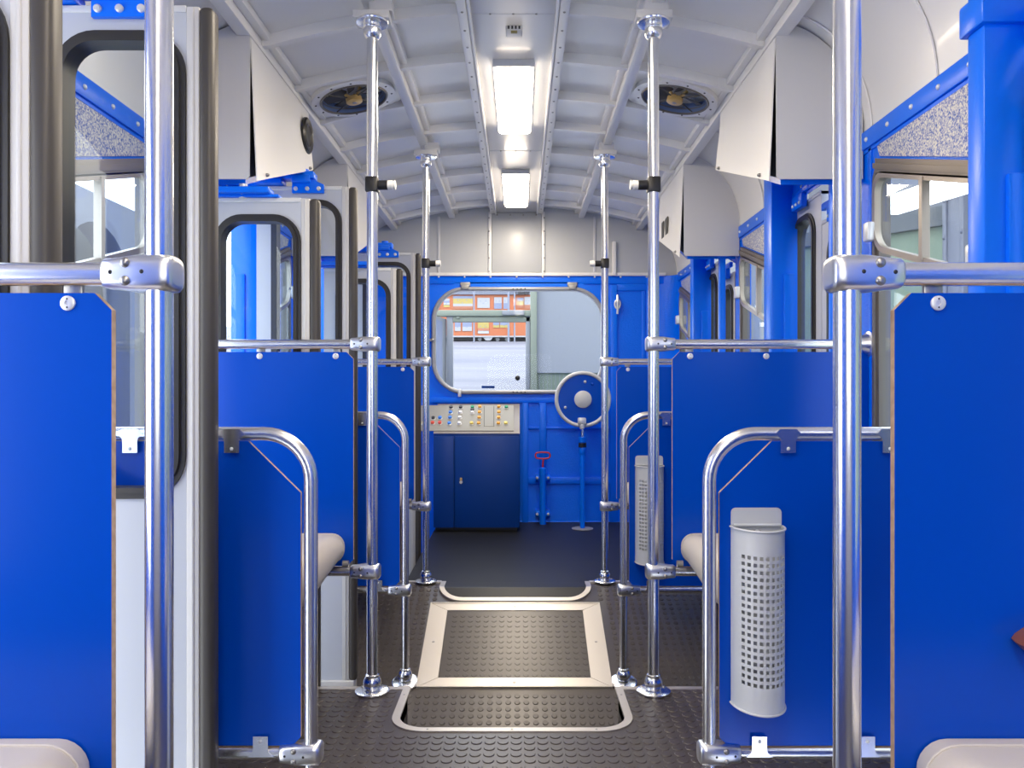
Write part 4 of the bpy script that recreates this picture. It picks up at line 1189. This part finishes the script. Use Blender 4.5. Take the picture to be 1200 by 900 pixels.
MB().lathe([(0,0),(0.078,0),(0.078,0.004),(0.07,0.006),(0,0.006)], (0,0,0), (0,0,1), 32, M_PLATE).build('floor_plate', M_PLATE, root)
MB().cyl((0,0,0.004), (0,0,zz(530)), 0.0175, 18, M_PAINTS).build('tube', M_PAINTS, root)
q = MB().lathe([(0.0175,zz(533)),(0.024,zz(530)),(0.024,zz(525)),(0.02,zz(524)),(0.02,zz(518)),(0.026,zz(518)),(0.026,zz(512)),(0,zz(512))], (0,0,0), (0,0,1), 18, M_PAINTS)
q.build('sleeve', M_PAINTS, root)
MB().lathe([(0.0,zz(524)),(0.029,zz(524)),(0.029,zz(519)),(0,zz(519))], (0,0,0), (0,0,1), 18, M_BLACK).build('black_ring', M_BLACK, root)
MB().cyl((0,0,zz(512)), (0,0,zz(500)), 0.012, 14, M_CHROME).build('pin', M_CHROME, root)
q = MB().box(-0.034, 0.026, -0.03, 0.03, zz(497), zz(489.5), M_DISC, 0.008)
q.box(-0.022, 0.014, -0.025, 0.025, zz(503), zz(496), M_DISC, 0.01)
q.build('clamp_head', M_DISC, root)
Zq = 5.36; qx = PX(636, Zq); zb = zf(Zq) + 0.004
root = thing('hand_pump', 'blue cylinder hand pump with red loop handle on the end wall', 'pump', (qx, Y(Zq), zb))
def zz(y): return PZ(y, Zq) - zb
MB().cyl((0,0,0.0), (0,0,zz(556)), 0.0245, 20, M_PAINTS).build('cylinder', M_PAINTS, root)
MB().lathe([(0.0,zz(557)),(0.028,zz(557)),(0.028,zz(549)),(0.012,zz(547.5)),(0,zz(547.5))], (0,0,0), (0,0,1), 20, M_PAINTS).build('cap', M_PAINTS, root)
q = MB(); n = 32
hz0, hz1 = zz(537.5), zz(530); hw = 0.058; hh = (hz1-hz0)/2
lp = [(math.copysign(min(hw-hh, abs((hw)*math.cos(2*PI*k/n))), math.cos(2*PI*k/n)) + hh*math.cos(2*PI*k/n)*0.9, 0, (hz0+hz1)/2 + hh*math.sin(2*PI*k/n)) for k in range(n)]
q.tube(lp, 0.0058, 10, M_RED, closed=True)
q.cyl((0,0,zz(548)), (0.004,0,hz0), 0.0068, 10, M_RED)
q.build('handle', M_RED, root)
for y_ in (560, 602.5):
    q = MB().box(-0.055, 0.055, 0.0, Y(END)-Y(Zq)+0.01, zz(y_)-0.02, zz(y_)+0.02, M_PAINTS, 0.006)
    b = q.build('wall_bracket', M_PAINTS, root)
    for s in (-1, 1):
        MB().lathe([(0,0),(0.011,0),(0.011,0.01),(0.006,0.018),(0,0.018)], (s*0.042, 0.0, zz(y_)), (0,-1,0), 8, M_DISC).build('bolt', M_DISC, b)
# hook on the end wall
Zh = END; root = thing('wall_hook', 'small white cleat hook on the blue end wall right of the window', 'hook', (PX(723, Zh), wy-0.02, PZ(357, Zh)))
q = MB().tube([(0.02*math.cos(2*PI*k/20), -0.012, 0.034*math.sin(2*PI*k/20)) for k in range(20)], 0.007, 8, M_DISC, closed=True)
q.build('ring', M_DISC, root)
MB().tube([(0, -0.006, 0.07), (0, -0.02, 0.03), (0, -0.022, 0.0), (0.002, -0.012, -0.035), (0, -0.006, -0.075)], 0.009, 8, M_DISC).build('shank', M_DISC, root)
# wooden knob on near right panel
Zk = 0.985; root = thing('wooden_knob', 'brown wooden wedge sticking out of the near right blue panel', 'knob', (PX(1222, Zk), Y(1.0)-0.006, PZ(752, Zk)))
q = MB()
pr = [(-0.044, 0.002), (-0.038, 0.010), (-0.02, 0.022), (0.02, 0.026), (0.04, 0.0), (0.02, -0.03), (-0.016, -0.022), (-0.034, -0.008)]
rings = [[(a*k, y_, b*k) for a, b in pr] for y_, k in ((0, 0.86), (-0.012, 0.95), (-0.03, 1.0), (-0.042, 0.97), (-0.047, 0.85))]
q.loft(rings, M_WOOD); q.build('grip', M_WOOD, root)
MB().dome((0.0, -0.047, 0.0), (0,-1,0), 0.006, 0.003, 10, M_DULL).build('screw', M_DULL, root)

# ------------------------------------------------------------------ outside: hall, gate, yard and wagon
GZ = 8.6
gy = Y(GZ)
def gnd(y): return PZ(462, GZ) + (y - gy)*0.0985
struct(MB().add([(-14, gy-0.3, gnd(gy-0.3)), (14, gy-0.3, gnd(gy-0.3)), (40, Y(60), gnd(Y(60))), (-40, Y(60), gnd(Y(60)))], [[0,1,2,3]], M_GROUND).build('ground_outer', M_GROUND), 'pale concrete yard rising outside the gate', 'ground')
struct(MB().add([(-7, gy-0.1, gnd(gy)-0.05), (7, gy-0.1, gnd(gy)-0.05), (7, -5, gnd(gy)-0.05-(gy+5)*0.42), (-7, -5, gnd(gy)-0.05-(gy+5)*0.42)], [[0,1,2,3]], M_CONC).build('floor_hall', M_CONC), 'sloping concrete floor of the hall around the carriage', 'ground')
# hall end wall right of the gate
def gx(x): return PX(x, GZ)
def gz(y): return PZ(y, GZ)
hw_ = MB().box(gx(629), gx(629)+6.0, gy, gy+0.2, gz(437), gz(437)+4.5, M_HALLW)
hw_.box(gx(629), gx(629)+6.0, gy+0.03, gy+0.2, gz(470), gz(437), M_HALLG)
for k in range(60):
    hw_.box(gx(632)+0.05*k-0.004, gx(632)+0.05*k+0.004, gy+0.022, gy+0.04, gz(468), gz(439), M_GATEG)
struct(hw_.build('wall_hall_end', M_HALLW), 'pale hall wall seen through the right half of the end window', 'wall')
root = thing('hall_gate', 'pale green steel gate frame outside the end window', 'gate', (gx(570), gy, gz(462)))
L = Vector(root.location)
def gb(x0, x1, y0, y1, d0, d1, m, name, bev=0.008):
    return MB().box(gx(x0)-L.x, gx(x1)-L.x, d0, d1, gz(y1)-L.z, gz(y0)-L.z, m, bev).build(name, m, root)
gb(621.5, 629, 300, 462, -0.08, 0.1, M_GATE, 'right_post')
gb(440, 622, 364, 371, -0.06, 0.08, M_GATE, 'cross_beam')
gb(531, 622, 371.2, 377.5, -0.03, 0.05, M_GATE, 'door_head')
gb(616, 621.4, 371, 462, -0.03, 0.05, M_GATEG, 'door_jamb')
gb(523.5, 531, 370, 462, -0.03, 0.06, M_GATEG, 'door_jamb')
gb(588.5, 614.5, 364.5, 370, -0.1, -0.06, M_GATEG, 'closer_box')
gb(535, 539, 371, 374, -0.05, -0.03, M_GATE, 'head_catch')
q = MB()
xa, xb = gx(523)-L.x, gx(499)-L.x
for (t0, t1, z0_, z1_, m_) in ((0, 1, 462, 374, M_GATEG), (0.12, 0.42, 462, 378, M_POSTB), (0.55, 0.9, 462, 378, M_POSTW)):
    p0 = Vector((xa + (xb-xa)*t0, -1.2*t0 - (0.02 if t0 else 0), 0)); p1 = Vector((xa + (xb-xa)*t1, -1.2*t1 - (0.02 if t0 else 0), 0))
    v = []
    for z_ in (gz(z0_)-L.z, gz(z1_)-L.z):
        v += [(p0.x, p0.y, z_), (p1.x, p1.y, z_), (p1.x-0.03, p1.y-0.03, z_), (p0.x-0.03, p0.y-0.03, z_)]
    q.add(v, [[0,1,2,3],[4,7,6,5],[0,4,5,1],[1,5,6,2],[2,6,7,3],[3,7,4,0]], m_)
q.build('open_gate_leaf', M_GATEG, root)
# orange wagon
WZ_ = 26.0; wyy = Y(WZ_)
def ox(x): return PX(x, WZ_)
def oz(y): return PZ(y, WZ_)
root = thing('orange_wagon', 'orange railway wagon covered in posters, outside in the yard', 'wagon', (ox(560), wyy, oz(399)))
L = Vector(root.location)
q = MB().box(ox(440)-L.x, ox(680)-L.x, 0, 2.4, oz(394)-L.z, oz(345.5)-L.z, M_ORANGE)
for k in range(48):
    xx = ox(442)-L.x + k*0.157
    q.box(xx, xx+0.04, -0.02, 0.0, oz(394)-L.z, oz(345.5)-L.z, M_ORANGE)
q.build('body', M_ORANGE, root)
q = MB().box(ox(440)-L.x, ox(680)-L.x, -0.1, 2.5, oz(345.5)-L.z, oz(322)-L.z, M_ROOFG)
for k in range(80):
    xx = ox(442)-L.x + k*0.095
    q.box(xx, xx+0.035, -0.13, -0.1, oz(345.5)-L.z, oz(322)-L.z, M_ROOFG)
q.build('roof', M_ROOFG, root)
MB().box(ox(440)-L.x, ox(680)-L.x, -0.05, 2.2, oz(395.2)-L.z, oz(393.6)-L.z, M_POSTW).build('sill', M_POSTW, root)
MB().box(ox(440)-L.x, ox(680)-L.x, 0.3, 1.8, oz(398)-L.z, oz(394.5)-L.z, M_BLACK).build('underframe', M_BLACK, root)
for wx in (562, 572, 583, 594):
    MB().cyl((ox(wx)-L.x, 0.1, 0.06), (ox(wx)-L.x, 0.22, 0.06), 0.075, 16, M_GATEG).build('wheel', M_GATEG, root)
MB().plate([(ox(566)-L.x, oz(395)-L.z), (ox(578)-L.x, oz(395)-L.z), (ox(575)-L.x, oz(399)-L.z), (ox(569)-L.x, oz(399)-L.z)], [], XZ(-0.02), 0.05, M_POSTW).build('tank', M_POSTW, root)
def poster(x0, x1, y0, y1, bands, name='poster'):
    q = MB(); n = len(bands)
    for k, m_ in enumerate(bands):
        a = y0 + (y1-y0)*k/n; b = y0 + (y1-y0)*(k+1)/n
        q.box(ox(x0)-L.x, ox(x1)-L.x, -0.035, -0.018, oz(b)-L.z, oz(a)-L.z, m_)
    # a few dark squiggles of print
    for k in range(3):
        xx = x0 + (x1-x0)*(0.25+0.22*k); yy = y0 + (y1-y0)*(0.3+0.2*(k % 2))
        q.box(ox(xx-0.5)-L.x, ox(xx+0.6)-L.x, -0.04, -0.034, oz(yy+1.0)-L.z, oz(yy)-L.z, M_POSTB)
    q.build(name, None, root)
W_, B_, Y_, R_ = M_POSTW, M_POSTB, M_POSTY, M_POSTR
for p in ((508, 516, 349, 362, (W_, R_, R_)), (520, 527, 350, 360, (W_, B_, W_, Y_)), (531, 554, 347, 362, (B_, Y_, Y_, W_, R_)), (559.5, 574, 349, 361, (W_,)), (579, 588, 348.5, 362, (W_, B_)),
          (590, 597, 348.5, 362, (W_, B_)), (606, 613.5, 349, 361, (B_, Y_, R_)), (614.5, 622, 348, 362, (W_, W_, R_)), (533, 540, 378, 388, (B_, W_)), (542, 553, 378, 388, (B_, W_)),
          (560, 573, 378, 391, (Y_, Y_, R_, W_)), (578, 585, 378, 384, (B_, Y_)), (586, 596, 378, 384, (B_, Y_))):
    poster(*p)
cu = bpy.data.curves.new('lettering', 'FONT'); cu.body = 'Taler'; cu.size = 0.29; cu.offset = 0.006; cu.extrude = 0.01; cu.shear = 0.3
to = bpy.data.objects.new('lettering_tmp', cu); C.objects.link(to)
dg = bpy.context.evaluated_depsgraph_get()
me = bpy.data.meshes.new_from_object(to.evaluated_get(dg))
bpy.data.objects.remove(to)
me.materials.clear(); me.materials.append(M_BLACK)
to = bpy.data.objects.new('roof_lettering', me); C.objects.link(to); to.parent = root
to.location = (ox(600.5)-L.x, -0.16, oz(345.8)-L.z); to.rotation_euler = (PI/2, 0, 0); to.scale = (1.05, 1, 1)
for k, (x, yb) in enumerate(((555.5, 397), (596, 402), (603, 397))):
    Zq = 25.2
    o = MB().cyl((0,0,0), (0,0,(yb-322)*Zq*U), 0.03 + 0.012*(k == 1), 10, M_ROOFG).build('yard_post', M_ROOFG, None, (PX(x, Zq), Y(Zq), gnd(Y(Zq))-0.02))
    tag(o, ['thin grey yard post left of the middle posters in front of the orange wagon', 'thickest grey yard post, reaching lowest in front of the orange wagon', 'thin grey yard post beside the right poster of the orange wagon'][k], 'post', 'grey posts in front of the wagon')
# right hall wall: green boards, sloping grey beam, white wall above
RX = 3.5
def hp(x, y, X=RX):
    Z = (X-CX)/U/(x-609); return (Y(Z), PZ(y, Z))
a = hp(1037, 268); b = hp(1165, 246)
def bz(y): return a[1] + (b[1]-a[1])*(y-a[0])/(b[0]-a[0])
ya, yb = -3.0, gy
struct(MB().plate([(ya, -4.5), (yb, -4.5), (yb, bz(yb)), (ya, bz(ya))], [], YZ(RX, 1), 0.1, M_HALLG).build('wall_hall_right', M_HALLG), 'green boarded hall wall outside the right windows', 'wall')
struct(MB().plate([(ya, bz(ya)), (yb, bz(yb)), (yb, 4.6), (ya, 4.6)], [], YZ(RX+0.05, 1), 0.1, M_HALLWR).build('wall_hall_right_upper', M_HALLWR), 'white upper hall wall outside the right windows', 'wall')
struct(MB().plate([(ya, bz(ya)-0.06), (yb, bz(yb)-0.06), (yb, bz(yb)+0.1), (ya, bz(ya)+0.1)], [], YZ(RX-0.06, 1), 0.06, M_HALLB).build('trim_40', M_HALLB), 'dark grey sloping beam on the hall wall', 'beam')
for k, (x, X) in enumerate(((1132, 3.3), (880, 3.3))):
    yc, _ = hp(x, 300, X)
    q = MB().box(-0.09, 0.09, -0.085, 0.085, -4.5, 3.6, M_COLU, 0.004)
    q.box(-0.1, 0.1, -0.14, -0.09, -4.5, 3.6, M_COLU, 0.004); q.box(-0.1, 0.1, 0.09, 0.14, -4.5, 3.6, M_COLU, 0.004)
    for j in range(9):
        for t in (-0.115, 0.115): q.dome((-0.1, t, 0.8+0.28*j), (-1,0,0), 0.018, 0.012, 8, M_COLU)
    tag(q.build('steel_column', M_COLU, None, (X, yc, 0)), ['riveted blue-grey steel column seen through the near right window', 'riveted steel column seen through the more distant right window'][k], 'column', 'riveted hall columns')
p0 = Vector((3.1, 0, 0)); Za = (3.1-CX)/U/(1040-609); Zb = (3.1-CX)/U/(1132-609)
A = Vector((3.1, Y(Za), PZ(243, Za))); B2 = Vector((3.1, Y(Zb), PZ(213, Zb)))
d = (B2-A).normalized(); upv = Vector((0,0,1)); 
q = MB(); rings = []
for P in (A - d*0.0, B2 + d*0.4):
    rings.append([tuple(P + Vector((x_, 0, z_))) for x_, z_ in ((-0.09,-0.06),(0.09,-0.06),(0.09,0.06),(-0.09,0.06))])
q.loft(rings, M_TUBE)
tag(q.build('hall_strip_light', M_TUBE), 'slanting white strip light seen through the near right window', 'lamp')
# left hall side
LX = -3.6
def arch_(c, z, r, lo): return [(c-r, lo), (c+r, lo)] + [(c + r*math.cos(PI*k/12), z + r*math.sin(PI*k/12)) for k in range(0, 13)]
arch, arch2 = arch_(6.75, 1.95, 0.55, -0.5), arch_(4.2, 1.95, 0.55, -1.5)
struct(MB().plate([(1.3, -4.5), (yb, -4.5), (yb, 2.76), (1.3, 2.72)], [arch, arch2], YZ(LX, -1), 0.25, M_HALLL).build('wall_hall_left', M_HALLL), 'pale hall wall with arches outside the left windows', 'wall')
struct(MB().box(LX-0.6, LX-0.5, 1.3, yb, -4.5, 2.6, M_HALLB).build('wall_hall_left_rear', M_HALLB), 'grey back wall behind the left hall arches', 'wall')
